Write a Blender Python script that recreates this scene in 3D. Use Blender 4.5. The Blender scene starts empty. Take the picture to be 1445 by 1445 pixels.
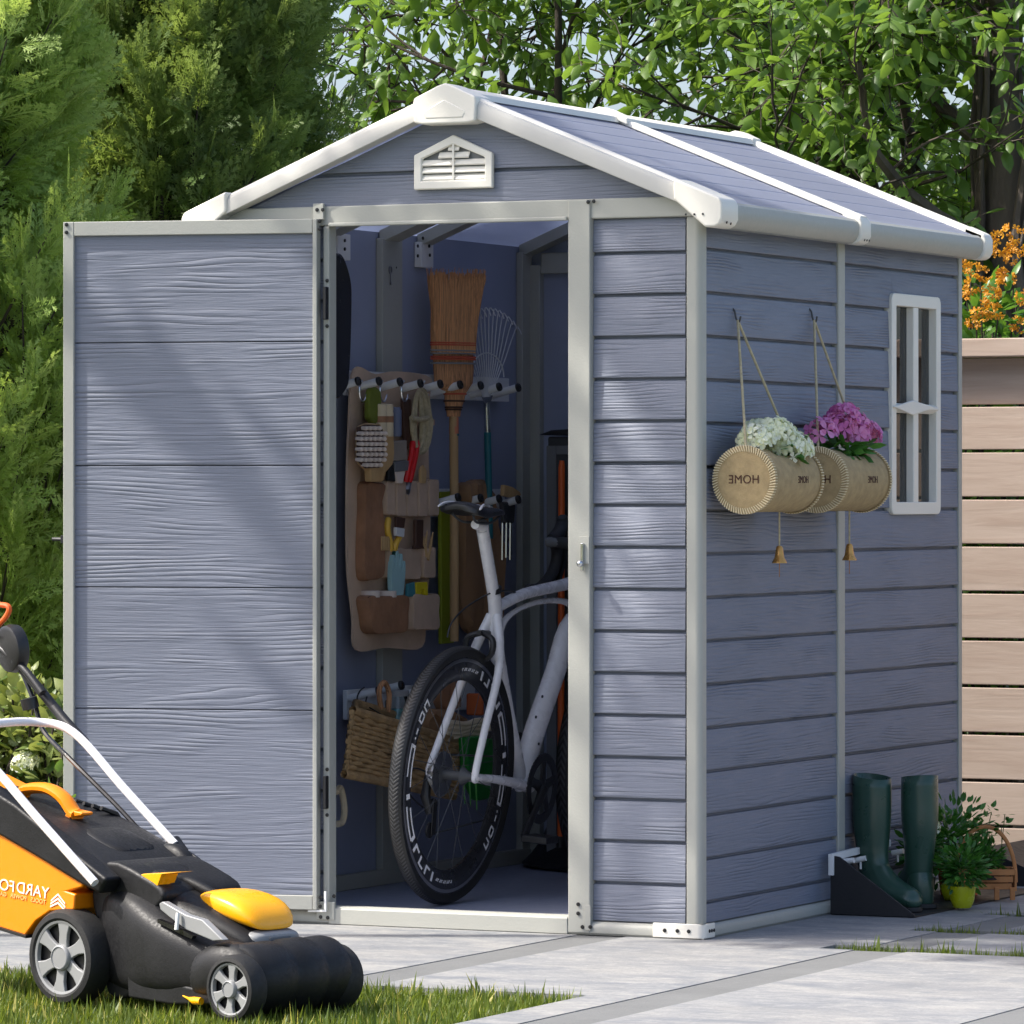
import bpy, bmesh, math, random
import numpy as np
from mathutils import Vector, Matrix
random.seed(7)
SC = bpy.context.scene
COL = SC.collection
PI = math.pi

# ------------------------------------------------------------------ camera
FPX, CX, HY = 7052.0, 722.5, 702.0
TH = math.radians(25.6)
CR = Vector((math.cos(TH), math.sin(TH), 0)); CF = Vector((-math.sin(TH), math.cos(TH), 0))
CAM = Vector((4.90, -11.293, 1.087))
cd = bpy.data.cameras.new('camera'); cam = bpy.data.objects.new('camera', cd); COL.objects.link(cam)
cam.location = CAM; cam.rotation_euler = (PI/2, 0, TH)
cd.sensor_width = 36; cd.lens = 36*FPX/1445; cd.shift_y = -(722.5-HY)/1445
cd.clip_start = .1; cd.clip_end = 2000
SC.camera = cam

def at_depth(px, py, Z):
    return CAM + CR*((px-CX)/FPX*Z) + CF*Z + Vector((0, 0, (HY-py)/FPX*Z))
class Frame:
    """turns a picture point into a point of a real plane (axis = value) of a frame"""
    def __init__(s, m=None): s.m = m or Matrix.Identity(4); s.i = s.m.inverted()
    def hit(s, px, py, ax, val):
        a = s.i @ CAM; b = s.i @ at_depth(px, py, 1.0); d = b-a
        return a + d*((val-a[ax])/d[ax])
W = Frame()
def fy(px, py, y=0.0): return W.hit(px, py, 1, y)
def fx(px, py, x=0.0): return W.hit(px, py, 0, x)
def fz(px, py, z=0.0): return W.hit(px, py, 2, z)

# ------------------------------------------------------------------ materials
class NT:
    def __init__(s, m): m.use_nodes = True; s.t = m.node_tree; s.t.nodes.clear()
    def n(s, typ, props=None, **inp):
        nd = s.t.nodes.new('ShaderNode'+typ)
        for k, v in (props or {}).items(): setattr(nd, k, v)
        for k, v in inp.items():
            key = int(k[1:]) if k[0] == '_' and k[1:].isdigit() else k.replace('_', ' ')
            s.set(nd.inputs[key], v)
        return nd
    def set(s, sock, v):
        if isinstance(v, bpy.types.Node): v = v.outputs[0]
        if isinstance(v, bpy.types.NodeSocket): s.t.links.new(v, sock)
        else:
            if isinstance(v, (tuple, list)) and len(v) == 3 and sock.type == 'RGBA': v = (*v, 1)
            sock.default_value = v
    def math(s, op, a, b=0.0, c=0.0):
        nd = s.t.nodes.new('ShaderNodeMath'); nd.operation = op
        s.set(nd.inputs[0], a); s.set(nd.inputs[1], b); s.set(nd.inputs[2], c); return nd.outputs[0]
    def mix(s, f, a, b):
        nd = s.t.nodes.new('ShaderNodeMix'); nd.data_type = 'RGBA'
        s.set(nd.inputs[0], f); s.set(nd.inputs[6], a); s.set(nd.inputs[7], b); return nd.outputs[2]
    def ramp(s, f, lo, hi, a=0.0, b=1.0):
        nd = s.t.nodes.new('ShaderNodeMapRange'); s.set(nd.inputs[0], f)
        for i, v in zip((1, 2, 3, 4), (lo, hi, a, b)): nd.inputs[i].default_value = v
        return nd.outputs[0]
    def noise(s, vec, scale, detail=3, rough=.5, dist=0.0, w=None):
        nd = s.n('TexNoise', Vector=vec, Scale=scale, Detail=detail, Roughness=rough, Distortion=dist)
        if w is not None: nd.noise_dimensions = '4D'; s.set(nd.inputs['W'], w)
        return nd.outputs[0]
    def out(s, sh): o = s.n('OutputMaterial'); s.t.links.new(sh.outputs[0], o.inputs[0])
    def obj(s): return s.n('TexCoord').outputs['Object']
    def scaled(s, vec, x, y, z):
        nd = s.n('Mapping'); s.set(nd.inputs['Vector'], vec); nd.inputs['Scale'].default_value = (x, y, z); return nd.outputs[0]
def srgb(r, g, b):
    f = lambda c: (c/255/12.92) if c/255 <= .04045 else ((c/255+.055)/1.055)**2.4
    return (f(r), f(g), f(b))
def mul(c, k): return tuple(min(1, x*k) for x in c)

def plain(name, col, rough=.5, metal=0.0, var=.10, vs=6.0, bump=0.0, bs=60.0, spec=.5, coat=0.0, stretch=(1, 1, 1), rv=.08):
    m = bpy.data.materials.new(name); t = NT(m); o = t.scaled(t.obj(), *stretch)
    n = t.noise(o, vs, 5, .6)
    c = t.mix(t.ramp(n, .3, .7), mul(col, 1-var), mul(col, 1+var))
    n2 = t.noise(o, bs*.4, 3, .6)
    r = t.ramp(n2, .3, .7, max(.02, rough-rv), min(1, rough+rv))
    b = t.n('BsdfPrincipled', Base_Color=c, Roughness=r, Metallic=metal)
    b.inputs['Specular IOR Level'].default_value = spec; b.inputs['Coat Weight'].default_value = coat
    if bump:
        bp = t.n('Bump', Height=t.noise(o, bs, 4, .6), Strength=1.0, Distance=bump); t.set(b.inputs['Normal'], bp)
    t.out(b); return m

def emboss(name, col, pitch, off, depth=.0026, rough=.55, var=.06, freq=1.0):
    """grey-blue moulded plastic with a pressed wood grain that restarts on every plank"""
    m = bpy.data.materials.new(name); t = NT(m)
    sp = t.n('SeparateXYZ', Vector=t.obj())
    s = t.math('ADD', sp.outputs[0], t.math('MULTIPLY', sp.outputs[1], 1.0)); z = sp.outputs[2]
    k = t.math('FLOOR', t.math('DIVIDE', t.math('SUBTRACT', z, off), pitch))
    w = t.math('MULTIPLY', k, 3.71)
    big = t.n('CombineXYZ', X=t.math('MULTIPLY', s, 1.5*freq), Y=t.math('MULTIPLY', z, 11.0*freq), Z=0.0)
    n1 = t.noise(big.outputs[0], 1.0, 2, .45, .3, w)
    ph = t.math('ADD', t.math('MULTIPLY', z, 330.0*freq), t.math('MULTIPLY', n1, 24.0))
    g = t.math('SINE', ph)
    n1b = t.noise(t.n('CombineXYZ', X=t.math('MULTIPLY', s, 5.0*freq), Y=t.math('MULTIPLY', z, 22.0*freq), Z=3.0).outputs[0], 1.0, 2, .5, 0, w)
    mask = t.ramp(n1b, .45, .65, .10, 1.0)
    g = t.math('MULTIPLY', t.math('POWER', t.math('ABSOLUTE', g), 0.6), mask)
    fine = t.noise(t.n('CombineXYZ', X=t.math('MULTIPLY', s, 9.0), Y=t.math('MULTIPLY', z, 260.0), Z=1.0).outputs[0], 1.0, 3, .6, .2, w)
    h = t.math('ADD', t.math('MULTIPLY', g, .75), t.math('MULTIPLY', fine, .55))
    bp = t.n('Bump', Height=h, Strength=1.0, Distance=depth)
    cl = t.noise(t.obj(), 2.2, 4, .6)
    c = t.mix(t.ramp(cl, .3, .7), mul(col, 1-var), mul(col, 1+var))
    gr = t.noise(t.obj(), 240.0, 2, .6)
    c = t.mix(t.ramp(gr, .35, .65, 0, .16), c, mul(col, .72))
    b = t.n('BsdfPrincipled', Base_Color=c, Roughness=t.ramp(fine, .3, .7, rough-.08, rough+.12), Normal=bp)
    b.inputs['Specular IOR Level'].default_value = .4
    t.out(b); return m

def leafmat(name, c1, c2, trans=.35, rough=.45, spec=.4):
    m = bpy.data.materials.new(name); t = NT(m)
    a = t.n('Attribute', {'attribute_name': 'tint'}).outputs['Fac']
    c = t.mix(a, c1, c2)
    n = t.noise(t.obj(), 30.0, 2)
    c = t.mix(t.ramp(n, .35, .65, 0, .25), c, mul(c1, .8))
    b = t.n('BsdfPrincipled', Base_Color=c, Roughness=rough); b.inputs['Specular IOR Level'].default_value = spec
    tr = t.n('BsdfTranslucent', Color=t.mix(.5, c, (c2[0]*1.5, c2[1]*1.5, c2[2]*.7)))
    mx = t.n('MixShader', _0=trans); t.t.links.new(b.outputs[0], mx.inputs[1]); t.t.links.new(tr.outputs[0], mx.inputs[2])
    t.out(mx); return m

def woodmat(name, col, dark, axis='x', scale=1.0, rough=.65, bump=.0012):
    m = bpy.data.materials.new(name); t = NT(m)
    st = {'x': (1.2, 14, 14), 'y': (14, 1.2, 14), 'z': (14, 14, 1.2)}[axis]
    o = t.scaled(t.obj(), *[q*scale for q in st])
    n = t.noise(o, 2.0, 6, .62, .7)
    n2 = t.noise(t.scaled(t.obj(), *[q*scale*3 for q in st]), 3.0, 3, .6)
    f = t.math('ADD', t.math('MULTIPLY', t.ramp(n, .3, .75), .7), t.math('MULTIPLY', n2, .3))
    c = t.mix(f, col, dark)
    b = t.n('BsdfPrincipled', Base_Color=c, Roughness=rough, Normal=t.n('Bump', Height=f, Strength=1.0, Distance=bump))
    t.out(b); return m

BLUE = srgb(122, 127, 140)
M = {}
M['siding'] = emboss('blue_plastic_siding', BLUE, .104, .0267, .0037)
M['siding_side'] = emboss('blue_plastic_side_siding', BLUE, .1076, .087, .0028)
M['roofing'] = emboss('blue_plastic_roofing', srgb(158, 162, 176), 50, 0, .0008, .5)
def thin_plastic(m, f, col):
    # thin resin roof sheet: lets a little daylight through
    t = NT.__new__(NT); t.t = m.node_tree
    b = [n for n in t.t.nodes if n.type == 'BSDF_PRINCIPLED'][0]; o = [n for n in t.t.nodes if n.type == 'OUTPUT_MATERIAL'][0]
    tr = t.n('BsdfTranslucent', Color=col); mx = t.n('MixShader', _0=f)
    t.t.links.new(b.outputs[0], mx.inputs[1]); t.t.links.new(tr.outputs[0], mx.inputs[2]); t.t.links.new(mx.outputs[0], o.inputs[0])
thin_plastic(M['roofing'], .44, (.62, .68, .85))
M['doorpan'] = emboss('blue_plastic_door', BLUE, .302, .058, .0034, .5, freq=.72)
M['gable'] = emboss('blue_plastic_gable', BLUE, .108, .18, .003)
M['inner'] = plain('blue_plastic_inner', srgb(154, 161, 182), .5, var=.05)
M['floor'] = plain('blue_plastic_floor', srgb(154, 160, 178), .45, var=.06, bump=.0006, bs=120)
M['trim'] = plain('pale_grey_trim', srgb(170, 170, 161), .5, var=.03, vs=3, bump=.0005, bs=160)
M['cream'] = plain('cream_plastic', srgb(232, 228, 216), .42, var=.025, vs=3, bump=.0003, bs=120)
M['screw'] = plain('black_screw', (.012, .012, .013), .35)
M['black'] = plain('black_plastic', (.016, .016, .017), .42, var=.15, bump=.0003, bs=300)
M['blackg'] = plain('black_gloss', (.012, .012, .013), .2, var=.1, coat=.2)
M['rubber'] = plain('black_rubber', (.010, .010, .010), .7, bump=.0006, bs=200)
M['chrome'] = plain('bright_steel', (.62, .63, .64), .18, 1.0, var=.05)
M['steel'] = plain('dull_steel', (.35, .35, .36), .35, 1.0, var=.1)
M['white'] = plain('white_enamel', (.86, .84, .84), .28, var=.03, coat=.3)
M['whitep'] = plain('white_plastic', (.80, .80, .78), .4, var=.04)
M['orange'] = plain('orange_plastic', srgb(250, 142, 8), .38, var=.03, vs=3, coat=.1, bump=.0002, bs=200)
M['yellow'] = plain('yellow_orange_plastic', srgb(255, 176, 6), .3, var=.03, coat=.25)
M['greyp'] = plain('grey_plastic', srgb(142, 143, 143), .38, var=.05)
M['mower'] = plain('mower_black_plastic', (.012, .012, .013), .48, var=.3, vs=14, bump=.0004, bs=350, spec=.3, rv=.12)
M['rubberg'] = plain('green_rubber', srgb(44, 74, 62), .33, var=.12, coat=.15)
M['canvas'] = plain('tan_canvas', srgb(204, 176, 150), .9, var=.14, vs=9, bump=.0012, bs=220)
M['canvasd'] = plain('brown_leather', srgb(160, 116, 84), .7, var=.25, vs=14, bump=.0008, bs=90)
M['rope'] = plain('jute_rope', srgb(186, 172, 138), .85, var=.2, vs=90, bump=.001, bs=260)
M['jute'] = plain('jute_felt', srgb(170, 148, 108), .9, var=.16, vs=45, bump=.0016, bs=300)
M['fascia'] = plain('off_white_fascia', srgb(192, 190, 182), .45, var=.03, vs=3, bump=.0003, bs=160)
M['juted'] = plain('burnt_brown_letters', srgb(74, 44, 32), .8)
M['brass'] = plain('copper_bell', srgb(212, 158, 88), .28, .75, var=.2)
M['broomw'] = woodmat('pale_broom_handle', srgb(206, 172, 124), srgb(176, 138, 92), 'z')
M['woodl'] = woodmat('light_wood', srgb(214, 180, 128), srgb(184, 142, 90), 'z')
M['orangew'] = woodmat('warm_slat_wood', srgb(206, 142, 84), srgb(160, 98, 52), 'y')
M['straw'] = plain('broom_straw', srgb(196, 142, 98), .8, var=.55, vs=260, stretch=(1, 1, .03), bump=.002, bs=200)
M['teal'] = plain('teal_tube', srgb(34, 108, 116), .4)
M['olive'] = plain('olive_green_board', srgb(140, 150, 30), .5, var=.05)
M['brownc'] = plain('brown_cloth', srgb(150, 114, 80), .9, var=.12, bump=.001, bs=300)
M['green'] = plain('green_plastic', srgb(20, 120, 40), .35)
M['lime'] = plain('lime_glaze', srgb(170, 176, 24), .25, var=.06, coat=.3)
M['red'] = plain('red_grip', srgb(214, 20, 18), .4)
M['ltblue'] = plain('pale_blue_glove', srgb(168, 208, 208), .8, bump=.001, bs=200)
M['olivec'] = plain('olive_glove', srgb(110, 120, 36), .85, bump=.001, bs=200)
M['darkbr'] = plain('dark_brown_leather', srgb(78, 52, 38), .6)
M['beige'] = plain('beige_cloth', srgb(222, 204, 170), .8)
M['paper'] = plain('pink_white_cap', srgb(240, 222, 206), .5)
M['dgrey'] = plain('dark_grey_plastic', (.06, .062, .065), .5)
M['mgrey'] = plain('mid_grey_plastic', (.16, .165, .17), .5)
M['orangeh'] = plain('orange_pole', srgb(220, 96, 34), .45)
M['terra'] = plain('terracotta_orange', srgb(200, 100, 50), .7)
M['soil'] = plain('dark_soil', (.018, .014, .011), .95, var=.4, vs=60, bump=.004, bs=120)
M['stitch'] = plain('cream_stitching', srgb(222, 206, 168), .8)
M['logo'] = plain('white_print', srgb(250, 240, 225), .5, var=.02)
M['logo2'] = plain('pale_print', srgb(252, 196, 120), .5, var=.02)
M['rimdk'] = plain('dark_rim', (.018, .018, .02), .3, coat=.2)
M['carbon'] = plain('dark_bar_tape', (.035, .035, .037), .6, bump=.0006, bs=150)

def glassm(name, col, ior, rough=.02, alpha=None):
    m = bpy.data.materials.new(name); t = NT(m)
    tr = t.n('BsdfTransparent', Color=col); gl = t.n('BsdfGlossy', Roughness=rough)
    fr = t.n('Fresnel', IOR=ior)
    mx = t.n('MixShader', _0=fr); t.t.links.new(tr.outputs[0], mx.inputs[1]); t.t.links.new(gl.outputs[0], mx.inputs[2])
    t.out(mx); return m
M['pane'] = glassm('tinted_window_glass', (.35, .38, .42), 1.75)
M['jar'] = glassm('jar_glass', (.80, .86, .86), 1.5)

# woven wicker: wavy horizontal strands
def wicker():
    m = bpy.data.materials.new('woven_seagrass'); t = NT(m)
    sp = t.n('SeparateXYZ', Vector=t.obj())
    s = t.math('ADD', sp.outputs[0], sp.outputs[1]); z = sp.outputs[2]
    row = t.math('MULTIPLY', z, 62.0)
    par = t.math('MULTIPLY', t.math('MODULO', t.math('FLOOR', t.math('ADD', row, 200.0)), 2.0), PI)
    wv = t.math('SINE', t.math('ADD', t.math('MULTIPLY', s, 150.0), par))
    hz = t.math('ABSOLUTE', t.math('SINE', t.math('MULTIPLY', row, PI)))
    h = t.math('ADD', t.math('MULTIPLY', wv, .35), hz)
    n = t.noise(t.scaled(t.obj(), 1, 1, 4), 60.0, 3)
    c = t.mix(t.ramp(n, .3, .7), srgb(196, 164, 118), srgb(138, 104, 66))
    b = t.n('BsdfPrincipled', Base_Color=c, Roughness=.8, Normal=t.n('Bump', Height=h, Strength=1.0, Distance=.006))
    t.out(b); return m
M['wicker'] = wicker()

# ------------------------------------------------------------------ objects
WORLDROOT = {}
def tag(o, label=None, cat=None, group=None, kind=None):
    for k, v in (('label', label), ('category', cat), ('group', group), ('kind', kind)):
        if v: o[k] = v
    return o
def thing(name, loc, label, cat, group=None, mat4=None):
    o = bpy.data.objects.new(name, None); COL.objects.link(o); o.empty_display_size = .1
    if mat4 is not None: o.matrix_world = mat4
    else:
        o.location = loc; WORLDROOT[o.name] = Matrix.Translation(Vector(loc)).inverted()
    return tag(o, label, cat, group)

class MB:
    def __init__(s): s.v = []; s.f = []
    def add(s, vs, fs):
        k = len(s.v); s.v += [tuple(q) for q in vs]; s.f += [tuple(i+k for i in f) for f in fs]; return s
    def box(s, a, b):
        (x0, y0, z0), (x1, y1, z1) = a, b
        x0, x1 = sorted((x0, x1)); y0, y1 = sorted((y0, y1)); z0, z1 = sorted((z0, z1))
        return s.add([(x0,y0,z0),(x1,y0,z0),(x1,y1,z0),(x0,y1,z0),(x0,y0,z1),(x1,y0,z1),(x1,y1,z1),(x0,y1,z1)],
                     [(0,3,2,1),(4,5,6,7),(0,1,5,4),(1,2,6,5),(2,3,7,6),(3,0,4,7)])
    def prism(s, pts, ext):
        n = len(pts); e = Vector(ext); p = [Vector(q) for q in pts]
        nrm = Vector((0, 0, 0))
        for i in range(n): nrm += p[i].cross(p[(i+1) % n])
        if nrm.dot(e) > 0: p.reverse()
        vs = p + [q+e for q in p]
        return s.add(vs, [tuple(range(n)), tuple(range(2*n-1, n-1, -1))] + [(i, i+n, (i+1) % n+n, (i+1) % n) for i in range(n)])
    def loft(s, rings, cap=True, closed=False):
        n = len(rings[0]); k = len(rings); vs = [q for r in rings for q in r]; fs = []
        for j in range(k if closed else k-1):
            a, b = j*n, ((j+1) % k)*n
            for i in range(n): fs.append((a+i, a+(i+1) % n, b+(i+1) % n, b+i))
        if cap and not closed: fs += [tuple(range(n-1, -1, -1)), tuple((k-1)*n+i for i in range(n))]
        return s.add(vs, fs)
    def tube(s, pts, r, n=10, closed=False, flat=1.0, up=None, cap=True):
        P = [Vector(p) for p in pts]; k = len(P)
        rr = r if isinstance(r, (list, tuple)) else [r]*k
        rings = []; prev = None
        for i in range(k):
            if closed: d = P[(i+1) % k]-P[i-1]
            else: d = P[min(i+1, k-1)]-P[max(i-1, 0)]
            d.normalize()
            if prev is None:
                a = Vector(up) if up else (Vector((0, 0, 1)) if abs(d.z) < .9 else Vector((1, 0, 0)))
            else: a = prev
            a = (a-d*a.dot(d)); a.normalize(); prev = a; b = d.cross(a)
            rings.append([P[i]+(a*math.cos(2*PI*j/n)+b*math.sin(2*PI*j/n)*flat)*rr[i] for j in range(n)])
        return s.loft(rings, cap, closed)
    def lathe(s, prof, o=(0, 0, 0), ax=(0, 0, 1), n=24, cap=True):
        """prof: list of (radius, height along ax)"""
        ax = Vector(ax).normalized(); a = ax.orthogonal().normalized(); b = ax.cross(a); o = Vector(o)
        return s.loft([[o+ax*h+(a*math.cos(2*PI*j/n)+b*math.sin(2*PI*j/n))*max(r, 1e-5) for j in range(n)] for r, h in prof], cap)
    def ball(s, c, r, n=10, m=6, sc=(1, 1, 1)):
        c = Vector(c)
        return s.loft([[c+Vector((math.cos(2*PI*j/n)*math.sin(t)*r*sc[0], math.sin(2*PI*j/n)*math.sin(t)*r*sc[1], -math.cos(t)*r*sc[2])) for j in range(n)]
                       for t in [max(.02, min(PI-.02, PI*i/m)) for i in range(m+1)]])
    def build(s, name, mat, parent=None, bevel=0.0, smooth=True, seg=2, sub=0, ang=38):
        me = bpy.data.meshes.new(name); me.from_pydata(s.v, [], s.f); me.materials.append(mat)
        bm = bmesh.new(); bm.from_mesh(me); bmesh.ops.recalc_face_normals(bm, faces=bm.faces); bm.to_mesh(me); bm.free()
        if smooth:
            me.polygons.foreach_set('use_smooth', [True]*len(me.polygons)); me.set_sharp_from_angle(angle=math.radians(ang))
        o = bpy.data.objects.new(name, me); COL.objects.link(o)
        attach(o, parent)
        if bevel:
            b = o.modifiers.new('bevel', 'BEVEL'); b.width = bevel; b.segments = seg; b.limit_method = 'ANGLE'; b.angle_limit = math.radians(35); b.harden_normals = True
        if sub:
            b = o.modifiers.new('sub', 'SUBSURF'); b.levels = sub; b.render_levels = sub
        return o
def attach(o, parent):
    if parent is not None:
        o.parent = parent
        if parent.name in WORLDROOT: o.matrix_parent_inverse = WORLDROOT[parent.name]
def smoothpts(pts, n=6, closed=False):
    P = [Vector(p) for p in pts]; out = []; k = len(P)
    for i in range(k if closed else k-1):
        g = lambda j: P[j % k] if closed else P[max(0, min(k-1, j))]
        a, b, c, d = g(i-1), g(i), g(i+1), g(i+2)
        for j in range(n):
            t = j/n; out.append(.5*((2*b)+(c-a)*t+(2*a-5*b+4*c-d)*t*t+(3*b-a-3*c+d)*t**3))
    if not closed: out.append(P[-1])
    return out
def cut(name, px, ax, val, thick, mat, parent=None, bevel=.002, F=W, sm=0, seg=2):
    """a solid plate: its outline lies in the real plane ax = val, its thickness along that axis"""
    pts = [F.hit(x, y, ax, val) for x, y in px]
    if sm: pts = smoothpts(pts, sm, True)
    e = [0, 0, 0]; e[ax] = thick
    return MB().prism(pts, e).build(name, mat, parent, bevel=bevel, seg=seg)
def text(name, body, size, m4, mat, parent, depth=.0006, mirror=True, spacing=1.0, xs=1.0):
    cu = bpy.data.curves.new(name, 'FONT'); cu.body = body; cu.size = size; cu.align_x = 'CENTER'; cu.align_y = 'CENTER'
    cu.extrude = depth; cu.space_character = spacing
    o = bpy.data.objects.new(name, cu); COL.objects.link(o)
    bpy.context.view_layer.update()
    me = bpy.data.meshes.new_from_object(o.evaluated_get(bpy.context.evaluated_depsgraph_get()))
    bpy.data.objects.remove(o)
    me.transform(m4 @ Matrix.Diagonal(((-xs if mirror else xs), 1, 1, 1)))
    if mirror: me.flip_normals()
    me.materials.clear(); me.materials.append(mat); me.name = name
    o = bpy.data.objects.new(name, me); COL.objects.link(o); attach(o, parent); return o
def basis(o, x, y):
    x = Vector(x).normalized(); y = Vector(y); y = (y-x*y.dot(x)).normalized(); z = x.cross(y)
    return Matrix(((x.x, y.x, z.x, o[0]), (x.y, y.y, z.y, o[1]), (x.z, y.z, z.z, o[2]), (0, 0, 0, 1)))

# scatter of small leaf shapes into one mesh
def scatter(name, T, tris, pos, R, sc, tint, mat, parent=None):
    T = np.asarray(T, float); tris = np.asarray(tris, int); n = len(pos); k = len(T)
    V = np.einsum('nij,kj->nki', R, T)*np.asarray(sc)[:, None, None]+np.asarray(pos)[:, None, :]
    F = (tris[None]+(np.arange(n)*k)[:, None, None]).reshape(-1)
    me = bpy.data.meshes.new(name); me.vertices.add(n*k); me.vertices.foreach_set('co', V.reshape(-1))
    nf = n*len(tris); me.loops.add(nf*3); me.loops.foreach_set('vertex_index', F)
    me.polygons.add(nf); me.polygons.foreach_set('loop_start', np.arange(0, nf*3, 3)); me.polygons.foreach_set('loop_total', np.full(nf, 3))
    a = me.attributes.new('tint', 'FLOAT', 'POINT'); a.data.foreach_set('value', np.repeat(np.asarray(tint, float), k))
    me.materials.append(mat); me.update(); me.validate()
    o = bpy.data.objects.new(name, me); COL.objects.link(o); attach(o, parent); return o
def frames(d, up):
    """rotation matrices: local Y along d, local Z near up"""
    d = d/np.linalg.norm(d, axis=1, keepdims=True)
    x = np.cross(d, up); x /= np.linalg.norm(x, axis=1, keepdims=True)+1e-9
    z = np.cross(x, d)
    return np.stack([x, d, z], axis=2)
LEAF = ([(0,0,0),(0,.33,.03),(0,.68,.02),(0,1,-.06),(-.2,.28,-.03),(-.19,.62,-.04),(.2,.28,-.03),(.19,.62,-.04)],
        [(0,1,4),(4,1,2),(4,2,5),(5,2,3),(0,6,1),(6,2,1),(6,7,2),(7,3,2)])
FRINGE = ([(0,0,0),(-.28,.25,.02),(-.34,.6,.05),(0,.95,0),(.34,.6,.05),(.28,.25,.02)], [(0,5,4),(0,4,3),(0,3,2),(0,2,1)])
# ------------------------------------------------------------------ light and sky
SUN_EL = math.radians(49.5)
SAZ = math.radians(30)
T = Vector((math.cos(SAZ)*math.cos(SUN_EL), math.sin(SAZ)*math.cos(SUN_EL), -math.sin(SUN_EL)))
sl = bpy.data.lights.new('sun', 'SUN'); sl.energy = 3.4; sl.angle = math.radians(.5); sl.color = (1, .955, .88)
so = bpy.data.objects.new('sun', sl); COL.objects.link(so); so.rotation_euler = T.to_track_quat('-Z', 'Y').to_euler(); so.location = (-6, -6, 9)
w = bpy.data.worlds.new('World'); SC.world = w; w.use_nodes = True
wt = w.node_tree; wt.nodes.clear()
sk = wt.nodes.new('ShaderNodeTexSky'); sk.sky_type = 'NISHITA'; sk.sun_disc = False
sk.sun_elevation = SUN_EL; sk.sun_rotation = math.atan2(-math.cos(SAZ), -math.sin(SAZ)) % (2*PI); sk.air_density = .8; sk.dust_density = 3.5; sk.ozone_density = 1.0
bg = wt.nodes.new('ShaderNodeBackground'); bg.inputs[1].default_value = .15
wo = wt.nodes.new('ShaderNodeOutputWorld'); wt.links.new(sk.outputs[0], bg.inputs[0]); wt.links.new(bg.outputs[0], wo.inputs[0])
SC.view_settings.view_transform = 'Standard'; SC.view_settings.look = 'None'; SC.view_settings.exposure = .93; SC.view_settings.gamma = 1
SC.view_settings.use_curve_mapping = False
SC.cycles.max_bounces = 8; SC.cycles.transparent_max_bounces = 12

# ------------------------------------------------------------------ ground
def struct(o): return tag(o, kind='structure')
gm = bpy.data.materials.new('meadow_ground'); t = NT(gm)
n = t.noise(t.obj(), 3.0, 6, .7); c = t.mix(t.ramp(n, .3, .7), (.035, .06, .015), (.07, .10, .025))
t.out(t.n('BsdfPrincipled', Base_Color=c, Roughness=.95, Normal=t.n('Bump', Height=t.noise(t.obj(), 40.0, 4), Strength=1.0, Distance=.02)))
struct(MB().add([(-400,-400,-.045),(400,-400,-.045),(400,400,-.045),(-400,400,-.045)], [(0,1,2,3)]).build('ground', gm))
# paving slabs
pm = bpy.data.materials.new('streaked_stone_paving'); t = NT(pm)
o = t.obj(); rot = t.n('Mapping'); t.set(rot.inputs['Vector'], o); rot.inputs['Rotation'].default_value = (0, 0, -math.radians(8)); rot.inputs['Scale'].default_value = (1, 2.6, 1)
n1 = t.noise(rot.outputs[0], 2.6, 7, .62, .6); n2 = t.noise(o, 1.3, 3, .5); n3 = t.noise(o, 90.0, 3, .7); n4 = t.noise(rot.outputs[0], 11.0, 5, .6, 1.2)
c = t.mix(t.ramp(n1, .32, .68), srgb(112, 117, 124), srgb(166, 164, 159))
c = t.mix(t.ramp(n2, .45, .75, 0, .5), c, srgb(140, 137, 132))
c = t.mix(t.ramp(n4, .52, .70, 0, .6), c, srgb(112, 117, 124))
n5 = t.noise(o, 17.0, 6, .75)
c = t.mix(t.ramp(n5, .50, .72, 0, .55), c, srgb(184, 182, 176))
c = t.mix(t.ramp(t.noise(o, 4.3, 5, .7), .55, .70, 0, .35), c, srgb(104, 106, 108))
c = t.mix(t.ramp(n3, .35, .7, 0, .4), c, srgb(108, 109, 111))
t.out(t.n('BsdfPrincipled', Base_Color=c, Roughness=.75, Normal=t.n('Bump', Height=t.math('ADD', t.math('MULTIPLY', n1, .6), t.math('MULTIPLY', n3, .4)), Strength=1.0, Distance=.003)))
xs = [-9, -7.4, -5.9, -4.9, -3.25, -1.72, -.323, .445, 1.274, 2.1, 3.0, 4.2]
band = .135
ys = [(-6.0, -4.2), (-4.14, -2.6), (-2.54, -1.33), (-1.33, -.11), (.0, .46), (.555, .975), (1.02, 1.6), (1.68, 3.2)]
# slabs either side of the dark bands; grass joints on the right
xcuts = [(-9.0, -1.86), (-1.725, -.323), (-.19, .45), (.587, 1.274), (1.41, 2.3), (2.43, 5.0)]
slab = MB()
LX, LY = .333, -1.385       # corner of the lawn cut into the paving
for x0, x1 in xcuts:
    for y0, y1 in [(-7, -4), (-4, LY), (LY, -.105), (-.105, -.0), (.0, .455), (.455, .535), (.535, .985), (.985, 1.03), (1.03, 2.6)]:
        joint = (y0, y1) in ((-.105, -.0), (.455, .535), (.985, 1.03))
        a, b = x0, x1
        if y1 <= LY:
            a = max(a, LX)
        if joint:
            lim = .36 if y0 < 0 else .375
            if b <= lim: pass
            elif a >= lim: continue
            else: b = lim
        if b-a < .02: continue
        slab.box((a, y0, -.035), (b, y1, 0))
struct(slab.build('paving', pm, bevel=0))
bandm = plain('dark_grey_paving_band', srgb(113, 114, 113), .8, var=.1, vs=4, bump=.0012, bs=160)
bd = MB()
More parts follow.
